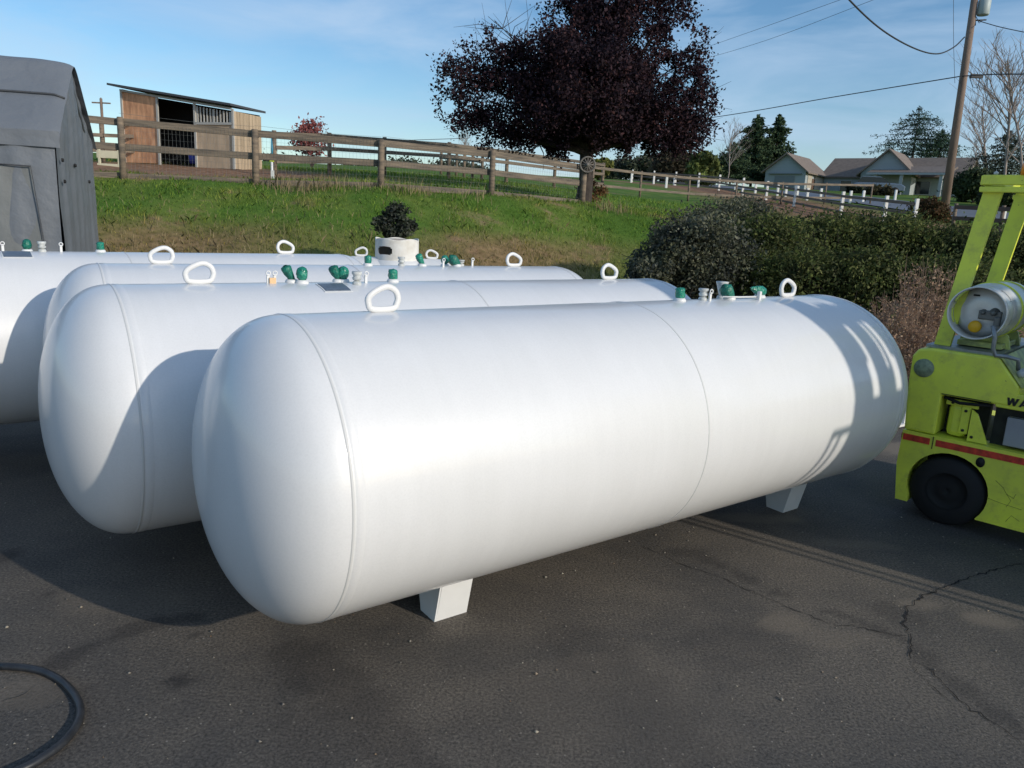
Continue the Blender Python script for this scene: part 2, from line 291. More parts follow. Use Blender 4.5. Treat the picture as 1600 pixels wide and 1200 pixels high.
m2=t.nodes.new('ShaderNodeMixRGB'); m2.inputs[2].default_value=(.24,.215,.18,1); t.links.new(an.outputs[0],m2.inputs[0]); t.links.new(m1.outputs[0],m2.inputs[1])
st=t.nodes.new('ShaderNodeAttribute'); st.attribute_name='stain'
m3=t.nodes.new('ShaderNodeMixRGB'); m3.blend_type='MULTIPLY'; m3.inputs[2].default_value=(.3,.3,.33,1); t.links.new(st.outputs['Fac'],m3.inputs[0]); t.links.new(m2.outputs[0],m3.inputs[1])
du=t.nodes.new('ShaderNodeAttribute'); du.attribute_name='pale_patch'
m4=t.nodes.new('ShaderNodeMixRGB'); m4.inputs[2].default_value=(.22,.18,.135,1); t.links.new(du.outputs['Fac'],m4.inputs[0]); t.links.new(m3.outputs[0],m4.inputs[1]); t.links.new(m4.outputs[0],b.inputs['Base Color'])
u=t.nodes.new('ShaderNodeBump'); u.inputs['Strength'].default_value=.8; u.inputs['Distance'].default_value=.006; t.links.new(med.outputs['Fac'],u.inputs['Height']); t.links.new(u.outputs[0],b.inputs['Normal'])
ax=np.concatenate([-np.geomspace(60,4.6,12),np.arange(-4.5,4.51,.035),np.geomspace(4.6,60,12)]); ay=np.concatenate([[-60,-30,-15,-6,-2,0],np.arange(.6,6,.035),[6.5,7.5,8.5,10.2,11.5]])
X,Y=np.meshgrid(ax,ay); nx,ny=len(ax),len(ay); I=np.arange(nx*ny).reshape(ny,nx); Fq=np.stack([I[:-1,:-1],I[:-1,1:],I[1:,1:],I[1:,:-1]],-1).reshape(-1,4)
S=np.zeros_like(X); Dd=np.zeros_like(X)
wob=.03*np.sin(X*23+Y*9)+.03*np.sin(Y*31-X*13)+.02*np.sin(X*61)*np.sin(Y*57)
def blob(px,py,rx,ry,a): 
    c=gnd(px,py); q=np.hypot((X-c.x)/rx,(Y-c.y)/ry); return a*(1-smooth((q+wob*4-.7)/.5))
def seg(pts,wd,a,A):
    P=[gnd(*q) for q in pts]; D=np.full(X.shape,99.)
    for i in range(len(P)-1):
        p0=np.array(P[i][:2]);ab=np.array(P[i+1][:2])-p0;tt=np.clip(((X-p0[0])*ab[0]+(Y-p0[1])*ab[1])/(ab@ab),0,1)
        D=np.minimum(D,np.hypot(X-p0[0]-tt*ab[0],Y-p0[1]-tt*ab[1]))
    return np.maximum(A,a*(1-smooth((D+wob*.6-wd*.6)/(wd*.6))))
for q in [(278,1065,.055,.045,.9),(305,994,.02,.018,.8),(330,1012,.018,.016,.7),(76,931,.03,.025,.7),(8,868,.06,.10,.75),(1075,865,.12,.07,.45),(1170,1010,.25,.2,.2),(560,1150,.3,.2,.25),(1400,960,.12,.1,.35),(900,1130,.4,.25,.18)]: S=np.maximum(S,blob(*q))
S=seg([(90,1036),(150,1005),(210,985),(290,965)],.05,.6,S); S=seg([(0,1110),(60,1092),(120,1080)],.04,.35,S)
S=seg([(470,1020),(540,1090),(650,1210)],.12,.5,S); S=seg([(900,1000),(1000,1100),(1080,1210)],.16,.25,S); S=seg([(1075,868),(1150,895),(1300,960),(1420,998)],.02,.5,S); S=seg([(1420,1000),(1470,1050),(1600,1150)],.04,.5,S)
for q in [(1440,945,.1,.05,.45),(1550,970,.12,.06,.5),(1225,975,.10,.10,.4),(1290,995,.2,.08,.25),(1180,810,.3,.07,.5),(1330,850,.25,.06,.3),(40,1080,.15,.1,.3),(1400,700,.3,.2,.8),(200,940,.3,.12,.2),(1000,1100,.4,.3,.12)]: Dd=np.maximum(Dd,blob(*q))  # pale patches; the strongest, behind the tank end, paints in sunlit asphalt
a_=fast_mesh('asphalt_yard',np.stack([X,Y,0*X],-1).reshape(-1,3),Fq,AM)
for nm,A in (('stain',S),('pale_patch',Dd)):
    q=a_.data.attributes.new(nm,'FLOAT','POINT'); q.data.foreach_set('value',A.ravel().astype(np.float32))
setting(a_)
# cracks in the asphalt: jagged narrow strips
CRK=mat('crack_dark',(.008,.008,.009),.95)
def crack(pts,wd,seed):
    rr=random.Random(seed); P=[gnd(*q) for q in pts]; Q=[]
    for i in range(len(P)-1):
        k=max(2,int((P[i+1]-P[i]).length/.018)); nrm=Vector((-(P[i+1]-P[i]).y,(P[i+1]-P[i]).x,0)).normalized()
        for j in range(k): Q.append(P[i].lerp(P[i+1],j/k)+nrm*rr.gauss(0,.006))
    Q.append(P[-1]); vs=[];fs=[]
    for i,p in enumerate(Q):
        d=(Q[min(i+1,len(Q)-1)]-Q[max(i-1,0)]).normalized(); nn=Vector((-d.y,d.x,0)); e=wd*(.3+.9*abs(math.sin(i*.55+seed)*math.cos(i*.21)))*min(1,i/4+.1,(len(Q)-i)/4)
        vs+=[tuple(p+nn*e+Vector((0,0,.003))),tuple(p-nn*e+Vector((0,0,.003)))]
        if i: fs.append((2*i-2,2*i-1,2*i+1,2*i))
    mb.add(vs,fs)
mb=MB()
crack([(1600,880),(1525,898),(1490,912),(1445,930),(1418,950),(1413,975),(1425,995),(1420,1012),(1423,1030)],.0042,1)
crack([(1423,1030),(1450,1045),(1470,1062),(1500,1095),(1545,1125),(1575,1145),(1610,1172)],.0028,2)
crack([(1000,852),(1060,880),(1120,900),(1170,922),(1220,945),(1300,975),(1340,980),(1400,993),(1424,998)],.0022,3)
crack([(1423,1030),(1440,1060),(1490,1100)],.0018,5)
crack([(0,1098),(40,1085),(60,1070)],.002,4)
setting(mb.build('asphalt_cracks',CRK,fix=False))
# loose pebbles and grit on the asphalt
n=900; px_=rng.uniform(-3,4,n); py_=rng.uniform(1.2,4.2,n); V=[];Fs=[]
for i in range(n):
    s=abs(rng.normal(0,.0028))+.0012; c=Vector((px_[i],py_[i],s*.4)); o=len(V)
    for d in ((1,0,0),(-1,0,0),(0,1,0),(0,-1,0),(0,0,.7),(0,0,-.5)): V.append(tuple(c+Vector(d)*s*rng.uniform(.6,1.3)))
    Fs+=[(o+a,o+b_,o+c_) for a,b_,c_ in ((0,2,4),(2,1,4),(1,3,4),(3,0,4),(2,0,5),(1,2,5),(3,1,5),(0,3,5))]
PEB=leafmat('pebble',[(.28,.26,.22),(.12,.11,.1),(.4,.37,.3),(.2,.13,.08)],0,.8)
setting(fast_mesh('gravel_grit',np.array(V),np.array(Fs),PEB),'stuff','pale grit scattered over the asphalt')
# ------------------------------------------------------------------ grass blades on the bank
GB=bpy.data.materials.new('grass_blades'); GB.use_nodes=True; t=GB.node_tree; b=t.nodes['Principled BSDF']; b.inputs['Roughness'].default_value=.6; b.inputs['Specular IOR Level'].default_value=.25
mx,_=grass_nodes(t,2.0); gi=t.nodes.new('ShaderNodeNewGeometry'); rr_=t.nodes.new('ShaderNodeValToRGB'); e=rr_.color_ramp.elements; e[0].color=(.6,.65,.6,1); e[1].color=(2.2,1.7,1.3,1); e[1].position=1; q=e.new(.8); q.color=(1.2,1.15,1,1)
mm=t.nodes.new('ShaderNodeMixRGB'); mm.blend_type='MULTIPLY'; mm.inputs[0].default_value=1; t.links.new(gi.outputs['Random Per Island'],rr_.inputs[0]); t.links.new(mx.outputs[0],mm.inputs[1]); t.links.new(rr_.outputs[0],mm.inputs[2]); t.links.new(mm.outputs[0],b.inputs['Base Color'])
tr=t.nodes.new('ShaderNodeBsdfTranslucent'); t.links.new(mm.outputs[0],tr.inputs[0]); ms=t.nodes.new('ShaderNodeMixShader'); ms.inputs[0].default_value=.3; t.links.new(b.outputs[0],ms.inputs[1]); t.links.new(tr.outputs[0],ms.inputs[2]); t.links.new(ms.outputs[0],t.nodes['Material Output'].inputs[0])
def blades(name,bx,by,h,wd,m,label,lean=.5,kind='stuff'):
    n=len(bx); bz=terr(bx,by)-.02; a=rng.uniform(0,2*np.pi,n); wv=np.stack([np.cos(a),np.sin(a),0*a],1)*wd[:,None]; ln=rng.normal(0,lean,(n,2)).clip(-.9,.9)*h[:,None]
    B=np.stack([bx,by,bz],1); T=B+np.stack([ln[:,0],ln[:,1],h],1); Mi=B+np.stack([ln[:,0]*.3,ln[:,1]*.3,h*.6],1)
    V=np.stack([B-wv,B+wv,Mi+wv*.7,T,Mi-wv*.7],1).reshape(-1,3); o=fast_mesh(name,V,np.arange(5*n).reshape(-1,5),m)
    q=o.data.attributes.new('dirt','FLOAT','POINT'); q.data.foreach_set('value',np.repeat(dirt(bx,by)*.7,5).astype(np.float32)); setting(o,kind,label); return o
n=150000; bx=rng.uniform(-11,11,n); by=np.interp(bx,fx,fy)-rng.uniform(-1.5,9,n)
keep=rng.random(n)>dirt(bx,by)*.6; bx,by=bx[keep],by[keep]
cl=(.6+.9*np.abs(np.sin(bx*2.1+1)*np.sin(by*1.9)+.3*np.sin(bx*5.3)*np.sin(by*6.1)))
blades('grass',bx,by,rng.uniform(.035,.105,len(bx))*cl,rng.uniform(.003,.007,len(bx)),GB,'green grass with dry patches on the bank')
n=60000; bx=rng.uniform(-16,30,n); by=rng.uniform(15,34,n); k=(by>np.interp(bx,fx,fy))&(rng.random(n)>dirt(bx,by)); bx,by=bx[k],by[k]
blades('grass',bx,by,rng.uniform(.06,.16,len(bx)),rng.uniform(.006,.012,len(bx)),GB,'grass of the field beyond the wooden fence')
STRAW=leafmat('dry_straw',[(.30,.24,.13),(.42,.34,.2),(.2,.15,.09)],.3)
n=620; c=rng.choice(12,n); cx_=np.array([-4.9,-4.3,-4.6,-3.4,-2.3,-2.5,-5.2,-4.1,-1.1,2.2,2.6,-4.8]); bx=cx_[c]+rng.normal(0,.28,n); by=np.interp(bx,fx,fy)-.25+rng.normal(0,.22,n)
blades('dry_grass',bx,by,rng.uniform(.12,.5,n)*rng.uniform(.5,1,n),rng.uniform(.004,.007,n),STRAW,'tall dry straw grass along the foot of the fence',.25)
n=4000; bx=rng.uniform(-9,2,n); by=np.interp(bx,fx,fy)-4.6+rng.normal(0,1.5,n)
blades('dry_grass',bx,by,rng.uniform(.05,.2,n),rng.uniform(.003,.006,n),STRAW,'dead yellow grass low on the bank',.35)
# ------------------------------------------------------------------ tanks
HN=2.13
def revolve(R_,Lc,dep,n=112,k=26,nn=HN):
    prof=[]
    for i in range(k+1):
        th=math.pi/2*(1-i/k); prof.append((R_*max(math.cos(th),0)**(2/nn),-Lc/2-dep*math.sin(th)**(2/nn)))
    for i in range(1,12): prof.append((R_,-Lc/2+Lc*i/12))
    for i in range(k+1):
        th=math.pi/2*i/k; prof.append((R_*max(math.cos(th),0)**(2/nn),Lc/2+dep*math.sin(th)**(2/nn)))
    return prof
AX=Matrix(((0,0,1,0),(0,-1,0,0),(1,0,0,0),(0,0,0,1)))      # lathe z -> local x
def lug(t,s,flip,R_,parent_name='lifting_lug'):
    f=-1 if flip else 1; k=1.0
    P=[(x_*.90,.003+z_*.78) for x_,z_ in ((-.046,.0),(.041,0),(.060,.024),(.064,.047),(.055,.077),(.028,.097),(-.002,.095),(-.043,.072),(-.062,.050),(-.062,.026))]
    pts=[]; n=len(P)
    for i in range(n):
        p0,p1,p2,p3=[Vector(P[(i+j-1)%n]) for j in range(4)]
        for q in range(4):
            t_=q/4; pts.append(.5*((2*p1)+(p2-p0)*t_+(2*p0-5*p1+4*p2-p3)*t_*t_+(3*p1-p0-3*p2+p3)*t_**3))
    b=MB(); N_=len(pts); vs=[];fs=[]
    cen=sum(pts,Vector((0,0)))/N_
    for i,p in enumerate(pts):
        d=(pts[(i+1)%N_]-pts[i-1]).normalized(); nn=Vector((d.y,-d.x)); 
        for a_,y in ((-.0085,-.008),(.0085,-.008),(.0115,0),(.0085,.008),(-.0085,.008),(-.0115,0)):
            q=p+nn*a_; vs.append((s+f*q.x,y,R_+.008+q.y))
    for i in range(N_):
        j=(i+1)%N_
        for q in range(6): fs.append((i*6+q,i*6+(q+1)%6,j*6+(q+1)%6,j*6+q))
    b.add(vs,fs,smooth=True); return b.build('lifting_lug',WHITE,t)
def fitting_base(b,s,y,R_,r=.03):
    z=math.sqrt(R_*R_-y*y); b.lathe([(0,-.01),(r,-.01),(r,.006),(r*.8,.014),(0,.014)],20,Matrix.Translation((s,y,z))); return z
def wrapped(t,s,y,R_,kind,mt=GWRAP):
    b=MB(); z=fitting_base(b,s,y,R_); 
    base=b.build('fitting_base',WHITE,t)
    b=MB(); rr=random.Random(int(s*1000)+7); k_=.6
    if kind=='cap': prof=[(0,.01),(.026,.012),(.034,.022),(.036,.036),(.034,.055),(.036,.062),(.028,.07),(0,.074)]
    elif kind=='bag': prof=[(0,.01),(.026,.012),(.024,.02),(.036,.028),(.040,.045),(.038,.064),(.03,.078),(.014,.086),(.0,.088)]
    if kind in('cap','bag'):
        b.lathe([(q_*k_*1.08,w_*.85) for q_,w_ in prof],20,Matrix.Translation((s,y,z)))
        b.v=[(x+rr.gauss(0,.0015),yy+rr.gauss(0,.0015),zz+rr.gauss(0,.001)) for x,yy,zz in b.v]
    else:   # a cone of wrapped plastic, lying slantwise
        d=1 if kind=='coneT' else 1
        M=Matrix.Translation((s,y,z+(.034 if kind=='flatL' else .016)))@Matrix.Rotation(R({'coneL':-30,'coneT':-46,'flatL':-80}[kind]),4,'Y')@Matrix.Scale(.95 if kind=='coneT' else (.85 if kind=='flatL' else .78),4)
        prof={'coneL':[(0,-.02),(.02,-.018),(.026,0),(.036,.05),(.042,.085),(.035,.1),(.012,.108),(0,.11)],
              'coneT':[(0,-.03),(.022,-.028),(.034,-.01),(.046,.03),(.048,.062),(.03,.085),(.01,.1),(0,.102)],
              'flatL':[(0,-.05),(.022,-.05),(.038,-.035),(.042,-.005),(.034,.04),(.02,.09),(.008,.115),(0,.118)]}[kind]
        b.lathe([(r__*.72,z__*.8) for r__,z__ in prof],18,M)
        b.v=[(x+rr.gauss(0,.002),yy+rr.gauss(0,.002),max(zz+rr.gauss(0,.002),z+.002)) for x,yy,zz in b.v]
    o=b.build('valve_cover',mt,t); return o
def valve(t,s,y,R_,h=.055,wide=False):
    b=MB(); z=fitting_base(b,s,y,R_,.022)
    b.lathe([(0,0),(.012,0),(.012,.018),(.02,.02),(.022,.032),(.017,.034),(.017,.04),(.024,h-.01),(.024,h),(0,h)] if not wide else [(0,0),(.011,0),(.013,.02),(.03,h-.008),(.033,h),(0,h)],16,Matrix.Translation((s,y,z)))
    return b.build('relief_valve',WVALVE,t)
def tagplate(t,s,y,R_):
    b=MB(); z=math.sqrt(R_*R_-y*y); b.box((s,y,z+.018),(.014,.01,.045),bev=.002); b.tube([(s+.01*math.cos(a),y-.006,z+.045+.01*math.sin(a)) for a in np.linspace(0,2*math.pi,11)[:-1]],.003,6,closed=True)
    return b.build('small_bracket',WHITE,t)
def dataplate(t,s,y0,y1,R_,w_=.12):
    for nm,mt,ex,dz in (('plate_frame',WHITE,.008,.003),('data_plate',PLATE,0,.006)):
        b=MB(); a0,a1=math.asin((y0-ex)/R_),math.asin((y1+ex)/R_); vs=[];fs=[]
        for i in range(7):
            a=a0+(a1-a0)*i/6
            for rr in (R_+.0005,R_+dz):
                for x in (s-w_/2-ex,s+w_/2+ex): vs.append((x,math.sin(a)*rr,math.cos(a)*rr))
            if i: o=(i-1)*4; fs+=[(o+2,o+3,o+7,o+6),(o,o+2,o+6,o+4),(o+1,o+5,o+7,o+3)]
        fs+=[(0,1,3,2),(24,26,27,25)]
        b.add(vs,fs); pl=b.build(nm,mt,t)
def make_tank(cx,cy,phi,zc,Lc,dep,label,seam,legs,lugs,R_=.52):
    t=empty('propane_tank',(cx,cy,0),label,'gas tank','large white propane tanks lying in the yard',phi)
    def lift(o): o.location.z=zc; return o
    lift(MB().lathe(revolve(R_,Lc,dep),112,AX).build('shell',PAINT,t))
    for s in (-Lc/2,Lc/2)+tuple(seam):
        rr=R_+.0004; b=MB(); b.lathe([(R_-.001,s-.0055),(R_+.0018,s-.003),(R_+.0024,s),(R_+.0018,s+.003),(R_-.001,s+.0055)],140,AX); lift(b.build('weld_seam',SEAM,t))
        if abs(abs(s)-Lc/2)<1e-6:      # slightly raised lap band beside the head joint
            d=-1 if s>0 else 1
            b=MB(); b.lathe([(R_-.002,s+d*.006),(R_+.0012,s+d*.012),(R_+.0012,s+d*.034),(R_-.002,s+d*.046)],140,AX); lift(b.build('lap_joint',PAINT,t))
    for s in legs:
        b=MB(); hw=.072; th=.008; zt=zc-R_+.03
        for sx in ((-hw,hw) if s<0 else (hw,)):           # two sloping side plates and a web: an open saddle foot
            b.prism([(-.055,0),(.055,0),(.105,zt),(-.105,zt)],sx-th/2,sx+th/2,Matrix.Translation((s,0,0))@Matrix.Rotation(R(90),4,'Z'))
        b.add([(s-hw+.004,-.055,0),(s+hw-.004,-.055,0),(s+hw-.004,-.108,zt),(s-hw+.004,-.108,zt),(s-hw+.004,-.047,0),(s+hw-.004,-.047,0),(s+hw-.004,-.100,zt),(s-hw+.004,-.100,zt)],
              [(0,1,2,3),(7,6,5,4),(0,4,5,1),(3,2,6,7),(0,3,7,4),(1,5,6,2)])
        if s>0: b.add([(s-hw+.004,.047,0),(s+hw-.004,.047,0),(s+hw-.004,.100,zt),(s-hw+.004,.100,zt),(s-hw+.004,.055,0),(s+hw-.004,.055,0),(s+hw-.004,.108,zt),(s-hw+.004,.108,zt)],
              [(0,1,2,3),(7,6,5,4),(0,4,5,1),(3,2,6,7),(0,3,7,4),(1,5,6,2)])
        b.box((s,0,.004),(2*hw-.01,.1,.008)); b.box((s,0,zt-.015),(.26,.2,.01))
        b.build('leg',WHITE,t)
    for s,fl in lugs: lift(lug(t,s,fl,R_))
    return t,lift
ZC=.72; PH=.639; LC=3.09; DP=.282
def fix_up(t,zc):
    for c in t.children:
        if c.name.split('.')[0] in('fitting_base','valve_cover','relief_valve','small_bracket','plate_frame','data_plate','flag_tag','relief_lever') : c.location.z=zc
# nearest
t1,_=make_tank(.497,3.368,PH,ZC,LC,DP,'nearest white propane tank, beside the yellow-green forklift',(.0,),(-.91,1.40),((-1.20,False),(1.18,True)))
wrapped(t1,.335,.0,.52,'cap'); valve(t1,.50,-.0,.52,.055); wrapped(t1,.70,.0,.52,'coneT',GCONE); valve(t1,.76,.10,.52,.085,True); wrapped(t1,.97,.02,.52,'flatL'); tagplate(t1,.515,-.03,.52)
b=MB(); b.tube([(.62,-.02,.535),(.74,-.03,.532),(.86,-.04,.532)],.004); b.box((.87,-.05,.535),(.018,.018,.05),bev=.003); b.build('relief_lever',WHITE,t1)
fix_up(t1,ZC)
t2,_=make_tank(-.395,3.975,.628,ZC,LC,DP,'second white propane tank, right behind the nearest one, half hidden by it',(.10,),(-.91,1.40),((-1.20,False),(1.18,True)))
for q in (-.905,-.875): tagplate(t2,q,.0,.52)
b=MB(); b.box((-.888,-.012,.53),(.03,.008,.03),bev=.002); b.build('flag_tag',ORANGE,t2)
wrapped(t2,-.785,.03,.52,'coneL',GCONE); wrapped(t2,-.75,-.01,.52,'bag'); wrapped(t2,-.55,.04,.52,'coneL',GCONE); wrapped(t2,-.53,.03,.52,'bag'); valve(t2,-.50,-.06,.52,.06); tagplate(t2,-.44,-.03,.52); wrapped(t2,-.28,0,.52,'cap'); dataplate(t2,-.635,-.16,-.06,.52); fix_up(t2,ZC)
t3,_=make_tank(-.966,4.832,.58,ZC,2.98,DP,'third white propane tank from the front, its left end showing behind the second',(-.1,),(-.91,1.3),((-1.18,False),(1.12,True)))
wrapped(t3,.02,0,.52,'cap'); valve(t3,.25,0,.52,.055); wrapped(t3,.40,.0,.52,'coneL'); wrapped(t3,.62,.1,.52,'bag'); wrapped(t3,.66,.0,.52,'coneT',GCONE); tagplate(t3,.53,-.05,.52); tagplate(t3,.78,0,.52); valve(t3,.72,.05,.52,.04); fix_up(t3,ZC)
t4,_=make_tank(-2.579,4.893,.661,ZC,LC,DP,'farthest of the long white propane tanks, cut off by the left edge',(.05,),(-.91,1.3),((-1.2,False),(1.12,True)))
wrapped(t4,-0.470,.08,.52,'bag',GCONE); valve(t4,-0.400,.0,.52,.06); tagplate(t4,-0.300,0,.52); wrapped(t4,-0.080,.02,.52,'cap'); dataplate(t4,-0.540,-.16,-.05,.52,.14); tagplate(t4,-0.600,0,.52); fix_up(t4,ZC)
# small domed tank behind
c5=at(620,410,7.9)
t5=empty('domed_tank',(c5.x,c5.y,0),'short white tank with a big round riser collar on top, behind the long tanks','gas tank',None,.2)
b=MB(); b.lathe(revolve(.42,.85,.26),64,AX); o=b.build('shell',WHITE,t5); o.location.z=.69
b=MB(); b.lathe([(.0,.30),(.30,.30),(.30,.35),(.24,.41),(0,.41)],40); o=b.build('dome_flange',WHITE,t5); o.location.z=.68
RUST=mat('chipped_white',(.76,.75,.71),.6,noise=(9,.86,1),col2=(.7,.66,.58))
b=MB(); n=96; NRW=20; vs=[];fs=[]
zt_=lambda a:.262+.008*math.sin(5*a)
for k_,rr in ((0,.222),(1,.214)):
    for zz in np.linspace(0,1,NRW+1):
        for j in range(n):
            a=2*math.pi*j/n; vs.append((rr*math.cos(a),rr*math.sin(a),zz*zt_(a)))
def hole(i,j):
    a=2*math.pi*(j+.5)/n; z=(i+.5)/NRW
    da=(a-R(240)+math.pi)%(2*math.pi)-math.pi
    return (abs(da+.12)/.40)**3+(abs(z-.55)/.17)**3<1
for i in range(NRW):
    for j in range(n):
        j2=(j+1)%n
        if hole(i,j): continue
        for o_ in (0,(NRW+1)*n): fs.append((o_+i*n+j,o_+i*n+j2,o_+(i+1)*n+j2,o_+(i+1)*n+j))
for j in range(n): j2=(j+1)%n; fs.append((NRW*n+j,NRW*n+j2,(2*NRW+1)*n+j2,(2*NRW+1)*n+j))
b.add(vs,fs,smooth=True); o=b.build('riser_collar',RUST,t5); o.location.z=1.04
b=MB(); b.lathe([(0,.0),(.213,0),(.213,.01),(0,.01)],32); o=b.build('inner_floor',DARK,t5); o.location.z=1.08
b=MB(); b.lathe([(0,.262),(.205,.262),(.2125,.27),(.212,.281),(.205,.2885),(0,.295)],40); 
o=b.build('riser_lid',mat('dusty_lid',(.42,.36,.29),.8,noise=(8,.7,1.2)),t5); o.location.z=1.008
for s,fl in ((-.36,False),(.36,True)):
    l_=lug(t5,s,fl,.42); l_.location.z=.69
for s in (-.3,.3):
    b=MB(); b.prism([(-.16,0),(.16,0),(.22,.34),(-.22,.34)],-.05,.05,Matrix.Translation((s,0,0))@Matrix.Rotation(R(90),4,'Z')); b.build('leg',WHITE,t5)
# ------------------------------------------------------------------ forklift
TH=R(-43); FM=empty('forklift',(2.36,4.14,0),'yellow-green forklift with red stripe and gas bottle, at the right edge','forklift',None,TH)
# local axes: x forward (u), y inward (v), z up
def fk(mb,name,m,parent=FM): return mb.build(name,m,parent)
# counterweight / rear body with wheel arch (profile in x,z ; extruded through y)
WC=(.135,.215); AR=.205
def arch(r=AR,a0=200,a1=-22,n=22):
    out=[]
    for i in range(n+1):
        a=R(a0+(a1-a0)*i/n); out.append((WC[0]+r*math.cos(a),WC[1]+r*math.sin(a)))
    return out
ar=arch(AR,205,-38)
lower=[(-.115,.085),(ar[0][0],.085)]+ar+[(ar[-1][0]+.004,.085),(2.05,.085),(2.05,.50),(-.132,.50),(-.138,.3)]
b=MB(); b.prism(lower,0,.16); fk(b,'side_skirt',YG)
b=MB(); b.prism(lower,.90,1.06); fk(b,'side_skirt',YG)
b=MB(); b.prism([(-.115,.10),(-.138,.3),(-.132,.499),(-.02,.499),(-.02,.10)],.16,.90)   # rear middle
fk(b,'counterweight',YG)
b=MB(); b.prism([(-.132,.503),(-.150,.80),(-.150,.93),(-.125,.972),(-.06,.985),(.27,.985),(.385,.845),(.385,.735),(.03,.735),(.03,.503)],.006,1.054)
o=fk(b,'rear_hood',YG); bv=o.modifiers.new('bevel','BEVEL'); bv.width=.014; bv.segments=3; bv.limit_method='ANGLE'; bv.angle_limit=R(35)
b=MB(); b.box((.19,.53,.30),(.36,.72,.40)); fk(b,'inner_chassis',DARK)
b=MB(); b.prism([(.275,.988),(.392,.842),(.40,.848),(.283,.994)],.01,1.05); fk(b,'sloping_panel',YGD)
b=MB(); b.prism([(-.10,.9855),(.27,.9855),(.27,1.000),(-.10,1.000)],.05,1.0); fk(b,'top_deck',GALV)
# seams
for c_,d_ in (((.15,.0055,.743),(.24,.004,.004)),((.03,-.0015,.46),(.004,.004,.07))):
    b=MB(); b.box(c_,d_); fk(b,'panel_seam',DARK)
# recess content
b=MB(); b.box((.14,.20,.62),(.21,.05,.23)); b.box((.70,.12,.60),(.84,.02,.23)); fk(b,'recess_back',DARK)
b=MB(); b.box((.115,.10,.60),(.10,.09,.19),bev=.03); fk(b,'hydraulic_cylinder',YG)
b=MB(); b.box((.13,.055,.70),(.16,.014,.035),bev=.004); b.box((.155,.05,.61),(.045,.014,.15),bev=.004); b.prism([(.185,.505),(.285,.505),(.215,.66),(.185,.68)],.03,.044); o=fk(b,'bracket_plate',YG)
for x,z in ((.085,.70),(.155,.665),(.155,.555),(.205,.53)):
    b=MB(); b.lathe([(0,0),(.008,0),(.008,.008),(0,.008)],8,Matrix.Translation((x,.032 if z<.54 else .044,z))@Matrix.Rotation(R(90),4,'X')); fk(b,'bolt',DARK)
b=MB(); b.tube([(.04,.03,.725),(.12,.03,.705),(.2,.03,.712),(.27,.04,.72)],.009); fk(b,'hose',BLACK)
b=MB(); b.box((.62,.05,.765),(.66,.08,.085),bev=.006); fk(b,'side_rail',YG)
b=MB(); b.box((.60,.07,.595),(.50,.05,.155),bev=.004); fk(b,'grey_panel',GREYBOX)
# stripe
b=MB(); b.box((-.056,-.0015,.463),(.14,.004,.036)); b.box((1.03,-.0015,.463),(1.97,.004,.036)); b.add([(-.1358,-.0015,.445),(-.1358,1.0,.445),(-.1365,1.0,.481),(-.1365,-.0015,.481)],[(0,1,2,3)]); fk(b,'red_stripe',RED)
b=MB(); b.lathe([(0,-.002),(.019,-.002),(.022,.002),(0,.002)],20,Matrix.Translation((.275,-.002,.41))@Matrix.Rotation(R(90),4,'X')@Matrix.Scale(1.3,4,(0,1,0))); fk(b,'hole_cover',BLACK)
# faded round patch
b=MB(); b.lathe([(0,.002),(.052,.002),(.052,-.002),(0,-.002)],32,Matrix.Translation((-.08,.0035,.87))@Matrix.Rotation(R(90),4,'X')); fk(b,'worn_decal',mat('worn_decal',(.26,.31,.2),.7,noise=(40,.6,1.3)))
# crazed paint cracks on the skirt
b=MB()
for P in ([(.36,.33),(.40,.30),(.42,.27),(.455,.255)],[(.42,.27),(.445,.24),(.43,.20)],[(.33,.225),(.40,.213),(.50,.205)],[(.455,.255),(.46,.28)],[(.5,.14),(.46,.16),(.44,.12)]):
    b.tube([(x,-.0005,z) for x,z in P],.0009,4)
fk(b,'paint_crack',DARK)
# lettering (cut by the picture edge)
b=MB()
def stroke(x0,z0,x1,z1,w_): b.prism([(x0-w_,z0),(x0+w_,z0),(x1+w_,z1),(x1-w_,z1)],.003,.009)
z0,z1=.745,.785
for x0,x1 in ((.352,.344),(.352,.365),(.374,.365),(.374,.388)): stroke(x0,z0,x1,z1,.0055)
stroke(.400,z0,.418,z1,.0052); stroke(.436,z0,.418,z1,.0052); b.box((.418,.006,z0+.012),(.02,.006,.008))
fk(b,'lettering',mat('black_lettering',(.01,.01,.01),.5))
# wheels
HUBM=mat('hub_arch_shade',(.009,.009,.009),.8)  # near-black so the hub colour carries the wheel arch shade
def wheel(x,y,r,wd,parent=FM):
    M=Matrix.Translation((x,y,r))@Matrix.Rotation(R(90),4,'X')
    b=MB(); b.lathe([(r*.55,-wd/2),(r*.93,-wd/2),(r,-wd/2+.02),(r,wd/2-.02),(r*.93,wd/2),(r*.55,wd/2)],48,M); o=b.build('wheel',BLACK,parent)
    b=MB(); b.lathe([(0,wd/2-.03),(r*.15,wd/2-.01),(r*.3,wd/2-.03),(r*.5,wd/2-.025),(r*.56,wd/2-.006),(r*.56,-wd/2),(0,-wd/2)],32,M); h=b.build('hub',HUBM,o)
wheel(WC[0],.085,.195,.14); wheel(WC[0],.975,.195,.14); wheel(1.55,.0,.24,.17); wheel(1.55,1.06,.24,.17)
